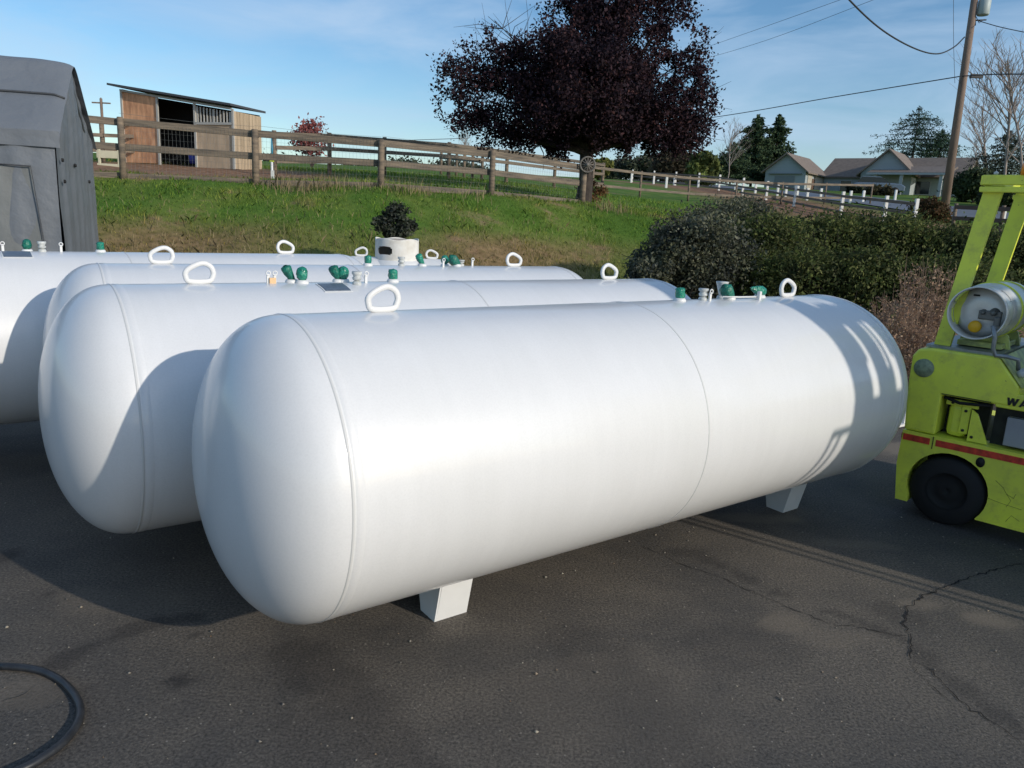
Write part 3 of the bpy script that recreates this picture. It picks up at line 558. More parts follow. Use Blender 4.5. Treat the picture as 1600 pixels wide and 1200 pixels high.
# overhead guard
for y0 in (.10,.86):
    b=MB(); b.add([(-.075,y0,.99),(.005,y0,.99),(.13,y0,1.87),(.04,y0,1.87),(-.075,y0+.03,.99),(.005,y0+.03,.99),(.13,y0+.03,1.87),(.04,y0+.03,1.87)],[(0,1,2,3),(7,6,5,4),(0,4,5,1),(1,5,6,2),(2,6,7,3),(3,7,4,0)]); fk(b,'guard_post',YG)
    b=MB(); b.add([(1.62,y0,.6),(1.68,y0,.6),(1.30,y0,1.87),(1.22,y0,1.87),(1.62,y0+.03,.6),(1.68,y0+.03,.6),(1.30,y0+.03,1.87),(1.22,y0+.03,1.87)],[(0,1,2,3),(7,6,5,4),(0,4,5,1),(1,5,6,2),(2,6,7,3),(3,7,4,0)]); fk(b,'guard_post',YG)
b=MB()
for y0 in (.08,.89): b.box((.68,y0,1.897),(1.30,.04,.05),bev=.004); b.box((.67,y0,1.848),(1.29,.05,.028),bev=.004)
for x in (.035,1.33): b.box((x,.485,1.897),(.04,.77,.05),bev=.004)
for x in np.linspace(.2,1.15,6): b.box((x,.485,1.90),(.02,.77,.03))
fk(b,'overhead_guard',YG)
b=MB(); b.lathe([(0,0),(.04,0),(.04,.05),(.03,.065),(0,.07)],20,Matrix.Translation((.235,.08,1.923))); fk(b,'beacon',mat('amber_lens',(.8,.25,.02),.3))
b=MB(); b.lathe([(0,0),(.010,0),(.012,.012),(0,.02)],12,Matrix.Translation((.085,.08,1.923))); fk(b,'bolt',WVALVE)
# gas bottle across the rear deck: axis along y
G=bpy.data.objects.new('gas_bottle',None); COL.objects.link(G); G.location=FM.matrix_basis@Vector((.130,.0,1.205)); G.rotation_euler=(0,0,TH)
tag(G,'silver steel gas bottle lying across the back of the forklift','gas bottle')
YX=Matrix.Rotation(R(-90),4,'X')
b=MB(); b.lathe([(0,.10),(.05,.095),(.10,.10),(.135,.125),(.150,.165),(.152,.20),(.152,.66),(.14,.70),(.1,.73),(0,.74)],48,YX); b.build('bottle_body',STEEL,G)
def lathe_arc(prof,gaps,n=72,M=None):
    b=MB(); vs=[];fs=[]
    for r,z in prof: vs+=[(r*math.cos(2*math.pi*j/n),r*math.sin(2*math.pi*j/n),z) for j in range(n)]
    k=len(prof)
    for i in range(k):
        i2=(i+1)%k
        for j in range(n):
            a=360*(j+.5)/n
            if prof[i][2-1]!=None and any(g0<a<g1 and (i in rows) for g0,g1,rows in gaps): continue
            fs.append((i*n+j,i*n+(j+1)%n,i2*n+(j+1)%n,i2*n+j))
    b.add(vs,fs,M,True); return b
pr=[(.134,-.005),(.138,-.008),(.142,-.005),(.142,.03),(.142,.085),(.142,.135),(.134,.135),(.134,.085),(.134,.03)]
lathe_arc(pr,[(20,60,(4,7)),(150,185,(4,7)),(200,235,(4,7)),(300,330,(4,7))],72,YX).build('collar',STEEL,G)
b=MB(); b.lathe([(0,.0),(.03,0),(.033,.02),(.028,.04),(0,.04)],20,Matrix.Translation((-.012,.05,-.078))@YX); b.build('yellow_cap',YCAP,G)
b=MB()
for x,z,q_ in ((.012,.0,.8),(.062,.004,1.15)): b.lathe([(r_*q_,z_) for r_,z_ in ((0,0),(.009,0),(.014,.01),(.014,.02),(.022,.035),(.03,.05),(0,.05))],16,Matrix.Translation((x,.06,z))@YX)
b.box((.045,.09,-.012),(.11,.02,.05),bev=.006); b.box((.085,.08,-.04),(.03,.03,.05),bev=.006); b.build('valve',mat('valve_dark',(.16,.16,.15),.45,metal=.5),G)
b=MB(); b.box((-.035,.095,.088),(.03,.006,.009)); b.build('label',DARK,G)
for y_ in (.30,.56):
    b=MB(); b.lathe([(.152,y_-.016),(.158,y_-.016),(.158,y_+.016),(.152,y_+.016)],48,YX); b.build('strap',YG,G)
b=MB(); 
for y_ in (.30,.56): b.prism([(.00,1.0),(.26,1.0),(.24,1.075),(.21,1.09),(.05,1.09),(.02,1.075)],y_-.012,y_+.012)
b.box((.13,.43,1.02),(.22,.5,.03),bev=.004); fk(b,'bottle_cradle',YGD)
b=MB(); b.tube([(.215,-.005,1.15),(.235,-.01,1.09),(.235,-.005,1.03),(.25,.0,.995),(.30,.02,.995),(.35,.03,.985),(.355,.05,.93)],.011,10); fk(b,'gas_hose',GALV)
b=MB(); b.lathe([(0,0),(.02,0),(.025,.02),(.025,.05),(.015,.06),(0,.06)],16,Matrix.Translation((.36,.05,.905))@Matrix.Rotation(R(60),4,'Y')); fk(b,'connector',WVALVE)
# seat, cowl, mast (mostly beyond the frame)
b=MB(); b.box((.75,.53,.90),(.5,.8,.16),bev=.03); fk(b,'engine_cover',YG)
b=MB(); b.box((.75,.53,1.03),(.45,.5,.1),bev=.04); b.box((.55,.53,1.28),(.1,.48,.42),bev=.04); fk(b,'seat',BLACK)
b=MB(); b.box((1.55,.53,.78),(.14,1.0,.55),bev=.02); fk(b,'front_cowl',YG)
b=MB(); b.tube([(1.45,.53,.95),(1.30,.53,1.15)],.02); b.tube([(1.30+.08*math.cos(a),.53+.16*math.sin(a),1.15+.08*math.cos(a)) for a in np.linspace(0,2*math.pi,21)[:-1]],.012,8,closed=True); fk(b,'steering_wheel',BLACK)
MX=2.9  # unseen plates from here on, laid out to throw slit shadows on the tank
b=MB()
def pl(y0,y1,z0,z1,th=.05,dx=0): b.box((MX+dx,(y0+y1)/2,(z0+z1)/2),(th,y1-y0,z1-z0))
pl(-.465,-.305,.05,2.62); pl(-.305,-.28,2.19,2.62); pl(-.055,-.035,2.19,2.62); pl(-.245,-.135,.05,2.55); pl(-.112,-.092,2.1,2.44); pl(-.035,.10,.05,3.08); pl(.90,1.05,.05,3.08)
pl(-.47,1.05,2.42,2.54,.05,.03); pl(.06,.96,2.9,3.06,.05,.03); pl(-.10,1.0,2.62,3.0,.012,-.03); pl(-.14,-.085,1.95,2.13,.04,.03)
fk(b,'shadow_mast',mat('mast_grey',(.10,.11,.09),.5,noise=(6,.6,1.2)))
b=MB(); b.box((MX+.10,.32,1.03),(.03,1.56,1.99),bev=.004); b.box((MX+.10,.55,2.2),(.03,.9,.36),bev=.004)
fk(b,'shadow_shield',YG)  # added solid panel, out of view, keeps sun off the tank end
b=MB()
for y0 in (-.535,-.60): b.box((MX+.10,y0,1.2),(.02,.022,1.4))
b.box((MX+.10,-.535,1.90),(.02,.15,.03)); b.box((MX+.10,-.535,.5),(.02,.15,.03)); fk(b,'shadow_backrest',YG)  # unseen bars added for the small frame-shaped shadow on the tank
b=MB(); b.box((2.45,.5,.25),(.9,.7,.3),bev=.02); fk(b,'front_frame',DARK)
b=MB()
for y0 in (.25,.75): b.box((MX+.65,y0,.06),(1.0,.12,.045),bev=.01); 
fk(b,'fork',BLACK)
# ------------------------------------------------------------------ hose on the ground, steel stand
HP=[(-80,1045),(0,1046),(50,1050),(85,1062),(110,1082),(125,1108),(122,1135),(100,1165),(70,1188),(30,1210),(-60,1245),(-160,1270)]
P=[gnd(*q)+Vector((0,0,.0125)) for q in HP]; pts=[]
for i in range(1,len(P)-2):
    for q in range(6):
        t_=q/6; pts.append(.5*((2*P[i])+(P[i+1]-P[i-1])*t_+(2*P[i-1]-5*P[i]+4*P[i+1]-P[i+2])*t_*t_+(3*P[i]-P[i-1]-3*P[i+1]+P[i+2])*t_**3))
tag(MB().tube(pts,.0125,12).build('hose',HOSE),'black rubber hose curling over the asphalt at the bottom left','hose')
sp=gnd(1398,690)
b=MB(); b.box((0,0,.02),(.3,.12,.02)); b.box((.06,0,.13),(.02,.08,.22)); b.box((-.1,0,.05),(.12,.08,.05)); o=b.build('steel_stand',WHITE,None,(sp.x+.25,sp.y+.5,0)); o.rotation_euler=(0,0,.6); tag(o,'small white steel stand on the asphalt between tank and forklift','stand')
# ------------------------------------------------------------------ fabric shelter at left
NE=Vector((-5.12,8.6,0)); gd=Vector((-.32,.947,0)); sd_=Vector((-.947,-.32,0)); SH=empty('fabric_shelter',(NE.x,NE.y,0),'grey fabric covered shelter with a pitched roof at the left edge','shelter')
W_=1.95; LL=6.0; ez=2.24; rz=3.14
MS=Matrix(((sd_.x,gd.x,0,0),(sd_.y,gd.y,0,0),(0,0,1,0),(0,0,0,1)))
def grid(mb,f,nu,nv):
    vs=[tuple(MS@Vector(f(i/nu,j/nv))) for i in range(nu+1) for j in range(nv+1)]
    fs=[(i*(nv+1)+j,i*(nv+1)+j+1,(i+1)*(nv+1)+j+1,(i+1)*(nv+1)+j) for i in range(nu) for j in range(nv)]; mb.add(vs,fs,None,True)
def fold(x,z): return .65*(.026*math.sin(x*8+2*math.sin(x*2.1)+1.2*z)*(1-.5*z)+.010*math.sin(x*21+3*z)+.014*math.sin(z*6+x*3)+.012*math.sin(z*17+x*5)*math.sin(x*3))
b=MB()
# long side with soft folds
grid(b,lambda u_,v_:(u_*LL,-.02+fold(u_*LL,v_)-.05*math.sin(math.pi*v_)*.4,v_*ez),160,20)
grid(b,lambda u_,v_:(u_*LL,W_+.02,v_*ez),6,4)
b.build('side_wall',TARP,SH)
b=MB()
def gab(u_,v_):
    y=u_*W_; zt=ez+(rz-ez)*min(1-abs(2*u_-1),.9)-.03; return (-.015+fold(y*1.3+3,v_)*.9,y,v_*zt)
grid(b,gab,60,30); b.build('gable_wall',TARP,SH)
b=MB()
def rf(s):
    def f(u_,v_):
        x=-.06+u_*(LL+.1); sag=-.025*math.sin(math.pi*v_)-.012*math.sin(x*2.2)*math.sin(math.pi*v_)
        bul=.03*math.sin(math.pi*min(v_/.25,1)*.5)
        y=(-.05+v_*(W_/2+.05)) if s==0 else W_+.05-v_*(W_/2+.05)
        z=ez-.03+(rz-ez+.03)*(v_**.93)
        if v_>.82: z-= (v_-.82)**2*2.2
        rip=.010*math.sin(x*6+v_*5)+.007*math.sin(x*13-v_*9)+.008*math.sin(v_*21+x*2)
        rnd_=-.05*math.exp(-(x+.06)/.07)
        return (x,y,z+.015+sag+bul*.8+rip*.3+rnd_)
    return f
grid(b,rf(0),120,24); grid(b,rf(1),120,24); b.build('roof_cover',TARP,SH)
b=MB(); grid(b,lambda u_,v_:(-.06+u_*(LL+.1),-.055-.008*math.sin(u_*60),ez-.17+v_*.17),90,3); b.build('roof_valance',TARP,SH)
# seam strip on the roof, dark frame line round the window flap
b=MB(); P=[MS@Vector((-.05+(LL)*i/60,.40,rf(0)((i/60),.45)[2]+.012)) for i in range(61)]; b.tube(P,.012,6); b.build('roof_seam',TARPD,SH)
b=MB(); b.tube([MS@Vector((.10,-.085,.0)),MS@Vector((.15,-.085,.9)),MS@Vector((.23,-.085,1.86)),MS@Vector((.23+2.4,-.085,1.9))],.008,6); o=b.build('flap_edge',TARPD,SH)
b=MB(); grid(b,lambda u_,v_:(.24-.12*(1-v_)+u_*2.3,-.055+.02*math.sin(u_*31)*.4+.01*math.sin(v_*9+u_*4),v_*1.87),50,24); b.build('window_flap',TARPL,SH)
b=MB()
for y0,z in ((.12,1.95),(.75,1.92),(.15,1.72),(1.5,1.75)): b.lathe([(0,0),(.022,0),(.018,.02),(0,.022)],10,MS@Matrix.Translation((-.03,y0,z))@Matrix.Rotation(R(-90),4,'Y'))
b.build('eyelet',BLACK,SH)
b=MB()
for y0 in (0.02,W_-.02): b.tube([MS@Vector((.05,y0*.96+.03,0)),MS@Vector((.05,y0*.96+.03,ez-.05))],.026,10)
b.tube([MS@Vector((.03,0.05,ez-.10)),MS@Vector((.0,W_/2,rz-.24)),MS@Vector((.03,W_-.05,ez-.10))],.03,10); b.build('frame_pole',TARP,SH)
for c in SH.children: pass
# ------------------------------------------------------------------ wooden fence with wire mesh
def post_at(px,pb,pt,Y):
    base=at(px,pb,Y); top=at(px,pt,Y); return Vector((base.x,Y,tz(base.x,Y))),(top.z)
posts=[(60,262,170,16.0),(193,278,183,16.5),(400,290,202,17.0),(595,308,218,17.4),(767,318,235,18.8),(909,330,256,20.6)]
FE=empty('board_fence',(0,17,tz(0,17)),'weathered three-board fence with wire mesh along the top of the bank','fence')
def child_world(o,parent): o.parent=parent; o.matrix_parent_inverse=parent.matrix_basis.inverted()
PB=[]
for i,(px,pb,pt,Y_) in enumerate(posts):
    base,zt=post_at(px,pb,pt,Y_); rr=.075 if i>1 else .07
    hgt=zt-base.z
    if i>=1:
        b=MB(); b.tube([(0,0,-.3),(0,0,hgt*.5),(0,0,hgt-.02),(0,0,hgt)],[rr,rr*.97,rr*.93,rr*.82],12,M=Matrix.Translation(base)); o=b.build('post',WOOD); child_world(o,FE)
    PB.append((base,zt))
def board(a,b_,hh,th,name,m_,par,off=.0):
    d=(b_-a); L_=d.length; mid=(a+b_)/2; zr=math.atan2(d.y,d.x); pit=-math.asin(d.z/L_)
    M=Matrix.Translation(mid)@Matrix.Rotation(zr,4,'Z')@Matrix.Rotation(pit,4,'Y')
    bb=MB(); bb.box((0,off,0),(L_,th,hh),M,bev=.006); o=bb.build(name,m_); child_world(o,par); return o
for i in range(len(PB)-1):
    (a,za),(c,zc_)=PB[i],PB[i+1]; n_=Vector((-(c-a).y,(c-a).x,0)).normalized()*.085
    hgt=lambda z,f,base: Vector((0,0,f))
    for k,(f,hh) in enumerate(((.93,.145),(.52,.14),(.04,.13))):
        pa=Vector((a.x,a.y,a.z+(za-a.z)*f))+n_; pc=Vector((c.x,c.y,c.z+(zc_-c.z)*f))+n_
        if i==0 and k==0: pass
        ov=(pc-pa).normalized()*.07; board(pa-ov,pc+ov+Vector((0,0,.012*(k-1))),hh,.04,'rail',WOODH,FE)
mb=MB()
for i in range(1,len(PB)-1):
    (a,za),(c,zc_)=PB[i],PB[i+1]; n_=Vector((-(c-a).y,(c-a).x,0)).normalized()*.055; L_=(c-a).length
    k=int(L_/.075)
    for j in range(k+1):
        p=a.lerp(c,j/k); zz=(za-a.z)*.9; mb.tube([p+n_,p+n_+Vector((0,0,zz))],.0017,3,cap=False)
    for f in np.linspace(.05,.9,9): mb.tube([a+n_+Vector((0,0,(za-a.z)*f)),c+n_+Vector((0,0,(zc_-c.z)*f))],.0017,3,cap=False)
    mb.tube([a+n_*-1+Vector((0,0,(za-a.z)+.07)),a.lerp(c,.5)-n_+Vector((0,0,((za-a.z)+(zc_-c.z))/2+.03)),c-n_+Vector((0,0,(zc_-c.z)+.05))],.003,3,cap=False)
o=mb.build('wire_mesh',WIRE,fix=False); child_world(o,FE)
# wagon wheel on the last post
b0,z0_=PB[-1]; WWp=Vector((b0.x+.06,b0.y-.12,z0_-.02)); b=MB(); rr=.19
b.tube([(rr*math.cos(a),0,rr*math.sin(a)) for a in np.linspace(0,2*math.pi,29)[:-1]],.024,8,closed=True)
for k in range(6): a=k*math.pi/6; b.tube([(rr*math.cos(a),0,rr*math.sin(a)),(-rr*math.cos(a),0,-rr*math.sin(a))],.014,6)
b.lathe([(0,-.05),(.04,-.05),(.04,.04),(0,.04)],12,Matrix.Rotation(R(90),4,'X'))
tag(b.build('wagon_wheel',GREYW,None,WWp),'old grey wagon wheel hung on the end post of the board fence','wheel')
# hydrant behind the fence
hp=at(425,262,19.5); hz_=tz(hp.x,19.5); HY=empty('yard_hydrant',(hp.x,19.5,hz_),'slim blue and yellow yard hydrant behind the wooden fence','hydrant')
b=MB(); b.tube([(0,0,0),(0,0,.45)],.03); b.box((.02,-.03,.15),(.07,.05,.2)); b.build('base',WHITE,HY)
b=MB(); b.box((0,0,.5),(.1,.06,.09),bev=.01); b.build('head',YELP,HY)
b=MB(); b.tube([(0,0,.54),(0.01,0,.75),(.0,0,1.02)],[.012,.03,.01]); b.tube([(.0,0,.9),(.035,0,.8)],.01); b.build('handle',BLUEP,HY)
# second, farther paddock fence
def simple_fence(name,label,pts,hgt,rails,pm,rm,pr=.06,thick=.04,rh=.12,ptop=None,group=None,sq=False):
    P=[Vector((x,y,tz(x,y))) for x,y in pts]; E=empty(name,P[0],label,'fence',group)
    for p in P:
        b=MB()
        if sq: b.box((p.x,p.y,p.z+hgt/2),(pr*2,pr*2,hgt+.1),bev=.01)
        else: b.tube([p-Vector((0,0,.1)),p+Vector((0,0,hgt))],pr,8)
        child_world(b.build('post',pm),E)
    for i in range(len(P)-1):
        n_=Vector((-(P[i+1]-P[i]).y,(P[i+1]-P[i]).x,0)).normalized()*(pr+thick/2)
        if n_.y<0: n_=-n_
        for f in rails: board(P[i]+Vector((0,0,f))-n_*1.0,P[i+1]+Vector((0,0,f))-n_*1.0,rh,thick,'rail',rm,E)
    return E
def pxy(px,Y_): 
    q=at(px,300,Y_); return (q.x,Y_)
simple_fence('paddock_fence','darker wooden fence running back across the field behind the board fence',[pxy(430,24),pxy(515,25.5),pxy(600,27),pxy(700,29),pxy(790,31),pxy(865,33),pxy(940,35)],1.3,(1.2,.8,.4),WOOD,WOODH,.07)
simple_fence('paddock_fence','short run of dark wooden fence rails between shelter and shed',[pxy(90,26),pxy(165,27),pxy(215,28)],1.5,(1.35,.9,.4),WOOD,WOODH,.07)
simple_fence('corral_panel','closely posted dark corral seen through the board fence left of the plum tree',[pxy(688,36),pxy(700,35),pxy(712,34),pxy(724,33),pxy(737,32),pxy(752,31)],1.25,(1.2,.75),WOOD,WOODH,.06)
# long grey field fence at right + white-posted fence
simple_fence('field_fence','grey weathered wooden fence crossing the field right of the plum tree',[pxy(925,33),pxy(1000,35),pxy(1076,37),pxy(1150,39),pxy(1222,41),pxy(1290,43),pxy(1362,45)],1.15,(1.05,.35),WOOD,WOODH,.05,.035,.11)
WP=mat('white_post',(.75,.75,.72),.6)
BR=mat('brown_rail',(.10,.075,.06),.8,noise=((3,3,10),.6,1.2))
simple_fence('road_fence','fence of white posts and brown rails along the near side of the road',[(p.x,p.y) for p in [at(1428,345,28.5),at(1380,348,30.5),at(1313,338,34),at(1240,323,40),at(1196,318,44),at(1159,310,48),at(1122,306,53),at(1090,300,57),at(1054,300,61),at(1020,298,65),at(987,290,69)]],.98,(.84,.5,.16),WP,WOODH,.06,.03,.11,sq=True)
simple_fence('rail_fence','dark three-rail fence to the right of the brown bush',[(p.x,p.y) for p in [at(1486,368,26),at(1560,370,25),at(1640,372,24),at(1720,376,23)]],1.0,(.88,.52,.16),WOOD,BR,.06,.04,.13)
# white marker posts on the far verge
MKL=['leftmost of the row','second from the left','third from the left, a nearer one','fourth from the left','fifth from the left','sixth from the left','seventh from the left, a nearer one','near the left wing of the house','just right of the house wing corner','beneath the lit side wall','below the dark part of the roof','in line with the house entrance corner','below the left part of the central gable','below the middle of the central gable','left of the brown bush, on the far verge','seen between the forklift guard posts','rightmost of the row','just right of the brown bush']
mk=MB().box((0,0,.35),(.14,.14,.7),bev=.02).build('marker_post',WP); first=True
for i,(px,Y_) in enumerate([(985,58),(1020,60),(1040,50),(1052,61),(1090,56),(1148,57),(1180,52),(1215,50),(1228,47),(1246,50),(1262,46),(1283,47),(1330,45),(1350,47),(1400,52),(1552,34),(1575,34.5),(1540,40)]):
    o=mk if first else mk.copy()
    if not first: COL.objects.link(o)
    first=False; x,y=pxy(px,Y_); o.location=(x,y,tz(x,y)); tag(o,'white marker post by the road, '+MKL[i],'post','white marker posts along the road')
# road
rd=[at(1900,370,24),at(1700,350,32),at(1500,340,38),at(1420,328,42),at(1300,312,49),at(1160,300,61),at(1050,292,76),at(960,286,90),at(800,280,115)]
vs=[];fs=[]
NR=40
def lerpP(t_): 
    q=t_*(len(rd)-1); i=min(int(q),len(rd)-2); return rd[i].lerp(rd[i+1],q-i)
for i in range(NR+1):
    p=lerpP(i/NR); d=(lerpP(min(1,i/NR+.01))-lerpP(max(0,i/NR-.01))); d.z=0; d.normalize(); nn=Vector((d.y,-d.x,0))
    for k in range(5):
        q=p+nn*(k/4*7.0-1.0); vs.append((q.x,q.y,tz(q.x,q.y)+.05))
    if i: 
        for k in range(4): o_=(i-1)*5+k; fs.append((o_,o_+1,o_+6,o_+5))
b=MB(); b.add(vs,fs); setting(b.build('road',mat('road_asphalt',(.13,.135,.15),.55,noise=(1,.85,1.1)),fix=False))
# ------------------------------------------------------------------ horse shed
BP=at(196,266,28); bz=tz(BP.x,28); p1=at(367,275,28.0-1.4)
fd=Vector((p1.x-BP.x,p1.y-BP.y,0)); Wd=fd.length; yaw=math.atan2(fd.y,fd.x); BN=empty('horse_shed',(BP.x,BP.y,bz-.1),'open plywood horse shed with a sloping dark roof on the rise','shed',None,yaw)
zl=at(196,137,28).z-bz+.1; zr_=at(367,166,26.6).z-bz+.1; D_=1.5
zf=lambda x:zl+(zr_-zl)*x/Wd
x1=Wd*.335; x2=Wd*.67
b=MB(); b.prism([(.06,.1),(x1,.1),(x1,zf(x1)-.06),(.06,zf(.06)-.06)],0,.03); b.build('plywood_panel',OSB,BN)
b=MB(); b.prism([(x2,.0),(Wd-.05,.0),(Wd-.05,1.45),(x2,1.45)],0,.03); b.build('lower_panel',PLYT,BN)
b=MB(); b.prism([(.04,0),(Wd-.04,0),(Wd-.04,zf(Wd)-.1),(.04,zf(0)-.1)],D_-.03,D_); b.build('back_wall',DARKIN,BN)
b=MB(); b.prism([(0,0),(0,zf(0)-.05),(.03,zf(0)-.05),(.03,0)],.04,D_); b.build('side_wall',PLYT,BN)
b=MB()
for i in range(9): b.box((Wd,(i+.5)*D_/9,zf(Wd)/2-.07),(.03 if i%3!=1 else .024,D_/9-.012,zf(Wd)-.16))
b.build('plank_wall',PLANK,BN)
b=MB()
for i in range(11): x=x2+.08+(Wd-x2-.2)*i/10; b.box((x,.015,(1.45+zf(x)-.2)/2),(.045 if i%5 else .08,.03,zf(x)-.2-1.45))
b.build('bar_screen',TRIMG,BN)
b=MB()
for x in (.03,x1,x2,Wd): b.box((x,-.02,zf(x)/2-.05),(.075,.05,zf(x)-.08))
b.prism([(0,zf(0)-.13),(Wd,zf(Wd)-.13),(Wd,zf(Wd)-.06),(0,zf(0)-.06)],-.06,-.046); b.box(((x2+Wd)/2,-.03,1.46),(Wd-x2,.03,.08)); b.build('trim',TRIMG,BN)
b=MB(); b.prism([(-.35,zf(-.35)),(Wd+.1,zf(Wd+.1)),(Wd+.1,zf(Wd+.1)+.07),(-.35,zf(-.35)+.07)],-.25,D_+.15); b.build('roof',ROOFT,BN)
b=MB(); b.lathe([(0,0),(.18,0),(.22,.3),(0,.3)],20,Matrix.Translation((x2-.5,.5,.15))); b.build('feed_tub',mat('blue_tub',(.04,.05,.3),.5),BN)
b=MB()
q0=at(172,268,24)
for z in (.12,.50): b.box((0,0,z),(.75,.05,.22),bev=.01)
b.box((-.3,0,.1),(.06,.06,1.1)); b.box((.3,0,.1),(.06,.06,1.1))
o=b.build('cream_gate',CREAM,None,(q0.x,24,q0.z)); tag(o,'pale cream boarded gate between the shelter and the shed','gate')
# ------------------------------------------------------------------ utility pole, cables
up_b=at(1477,322,36); up_t=at(1527,-30,36)
UP=empty('utility_pole',(up_b.x,36,tz(up_b.x,36)),'tall wooden utility pole with a grey transformer at its top','utility pole')
hT=up_t.z-UP.location.z
TL=Vector((up_t.x-up_b.x,0,0))
b=MB(); b.tube([(0,0,-.3),(TL.x*.5,0,hT*.5),(TL.x,0,hT)],[.19,.165,.14],14); b.build('pole',POLEW,UP)
def upl(px,py,Y_=36): return at(px,py,Y_)-UP.location
b=MB(); c_=upl(1531,12); b.lathe([(0,-.33),(.22,-.33),(.25,-.28),(.25,.25),(.2,.33),(0,.36)],24,Matrix.Translation(c_+Vector((.12,-.1,0)))); b.build('transformer',mat('transformer_grey',(.36,.42,.42),.5),UP)
b=MB(); b.tube([upl(1520,32),upl(1541,31)],.03); b.tube([upl(1524,24),upl(1524,40)],.02); b.tube([upl(1522,20),upl(1530,36),upl(1538,30)],.015); b.box(upl(1525,119)+Vector((.02,0,0)),(.5,.14,.16)); b.tube([upl(1514,118),upl(1520,136),upl(1527,138),upl(1532,120)],.015); b.build('line_hardware',CABLE,UP)
def cable(pts,r,label,group=None):
    P=[Vector(p) for p in pts]; Q=[]
    P=[P[0]+(P[0]-P[1])]+P+[P[-1]+(P[-1]-P[-2])]
    for i in range(1,len(P)-2):
        for q in range(10):
            t_=q/10; Q.append(.5*((2*P[i])+(P[i+1]-P[i-1])*t_+(2*P[i-1]-5*P[i]+4*P[i+1]-P[i+2])*t_*t_+(3*P[i]-P[i-1]-3*P[i+1]+P[i+2])*t_**3))
    Q.append(P[-2]); o=MB().tube(Q,r,5,cap=False).build('overhead_cable',CABLE,fix=False); return tag(o,label,'cable',group)
cable([at(1250,-90,22),at(1327,0,25),at(1380,48,28),at(1430,76,31),at(1465,84,33),at(1490,74,34.5),at(1507,58,36)],.028,'thick dark service cable sagging in a deep loop to the utility pole')
cable([at(700,235,120),at(900,212,80),at(1110,184,55),at(1300,152,44),at(1502,119,36)],.024,'dark communication line running left from the pole, passing behind the plum tree')
cable([at(1502,119,36),at(1560,116,33),at(1650,116,30)],.024,'dark communication line running from the pole out past the right edge')
cable([at(1530,33,36),at(1570,44,34),at(1650,60,31)],.018,'thin wire from just under the transformer to the right edge')
cable([at(1490,-40,34),at(1490,60,34),at(1492,130,34)],.009,'fine vertical drop wire left of the utility pole')
cable([at(1080,82,70),at(1200,40,55),at(1340,-10,45)],.012,'upper of two faint wires above the plum tree, on its right')
cable([at(1080,98,70),at(1200,62,55),at(1390,-10,45)],.012,'lower of two faint wires above the plum tree, on its right')
cable([at(560,222,110),at(640,219,110),at(730,216,110)],.04,'distant thin line crossing the sky left of the plum tree')
q=at(160,190,95); b0=tz(q.x,95); FP=empty('utility_pole',(q.x,95,b0),'small far-off utility pole with a crossarm, left of the horse shed','utility pole')
hh=at(160,154,95).z-b0; b=MB(); b.tube([(0,0,0),(0,0,hh)],.16,8); b.build('pole',POLEW,FP); b=MB(); b.box((0,0,hh-.5),(2.2,.15,.15)); b.box((0,0,hh-.05),(.1,.1,.3)); b.build('crossarm',POLEW,FP)
# ------------------------------------------------------------------ ranch house
HB=at(1192,300,88); HY_=R(-38); hz0=HB.z-.45
HO=empty('ranch_house',(HB.x,HB.y,hz0),'blue-grey single-storey house with brown gabled roofs across the road','house',None,HY_)
def hx(px,bdep):   # local x for a pixel column at local depth bdep
    best=None
    for a in np.arange(-2,40,.05):
        wx=HB.x+a*math.cos(HY_)-bdep*math.sin(HY_); wy=HB.y+a*math.sin(HY_)+bdep*math.cos(HY_)
        v_=Vector((wx,wy,hz0+2))-CP; px_=800+F*v_.dot(rt)/v_.dot(fw)
        if best is None or abs(px_-px)<best[0]: best=(abs(px_-px),a)
    return best[1]
def gable(x0,x1,y0,y1,ze,zr,axis,wm,rm,name_w='wall',name_r='roof',ov=.4,th=.16,endm=None):
    b=MB()
    if axis=='y':      # ridge runs in depth, gable faces front
        xm=(x0+x1)/2; b.prism([(x0,0),(x1,0),(x1,ze),(xm,zr),(x0,ze)],y0,y1); wl=b.build(name_w,wm,HO)
        s=(zr-ze)/(xm-x0); b=MB()
        b.prism([(x0-ov,ze-ov*s+.02),(xm,zr+.02),(x1+ov,ze-ov*s+.02),(x1+ov,ze-ov*s+th),(xm,zr+th+.05),(x0-ov,ze-ov*s+th)],y0-ov,y1+ov); r_=b.build(name_r,rm,HO)
    else:
        Mx=Matrix.Rotation(R(90),4,'Z'); ym=(y0+y1)/2
        b.prism([(y0,0),(y1,0),(y1,ze),(ym,zr),(y0,ze)],-x1,-x0,Mx); wl=b.build(name_w,wm,HO)
        s=(zr-ze)/(ym-y0); b=MB()
        b.prism([(y0-ov,ze-ov*s+.02),(ym,zr+.02),(y1+ov,ze-ov*s+.02),(y1+ov,ze-ov*s+th),(ym,zr+th+.05),(y0-ov,ze-ov*s+th)],-x1-ov,-x0+ov,Mx); r_=b.build(name_r,rm,HO)
    return wl,r_
def house_win(x,y,z,w_,h_,mt=GLASS):
    b=MB()
    for dx in (-w_/2,w_/2): b.box((x+dx,y-.03,z),(.09,.06,h_+.1))
    for dz in (-h_/2,h_/2): b.box((x,y-.03,z+dz),(w_-.1,.055,.09))
    f=b.build('window',WTRIM,HO); MB().box((x,y-.01,z),(w_,.04,h_)).build('pane',mt,f)
xa=hx(1195,0); xb=hx(1258,0)
gable(xa,xb,0,7,2.75,4.45,'y',SIDING,SHINGT)
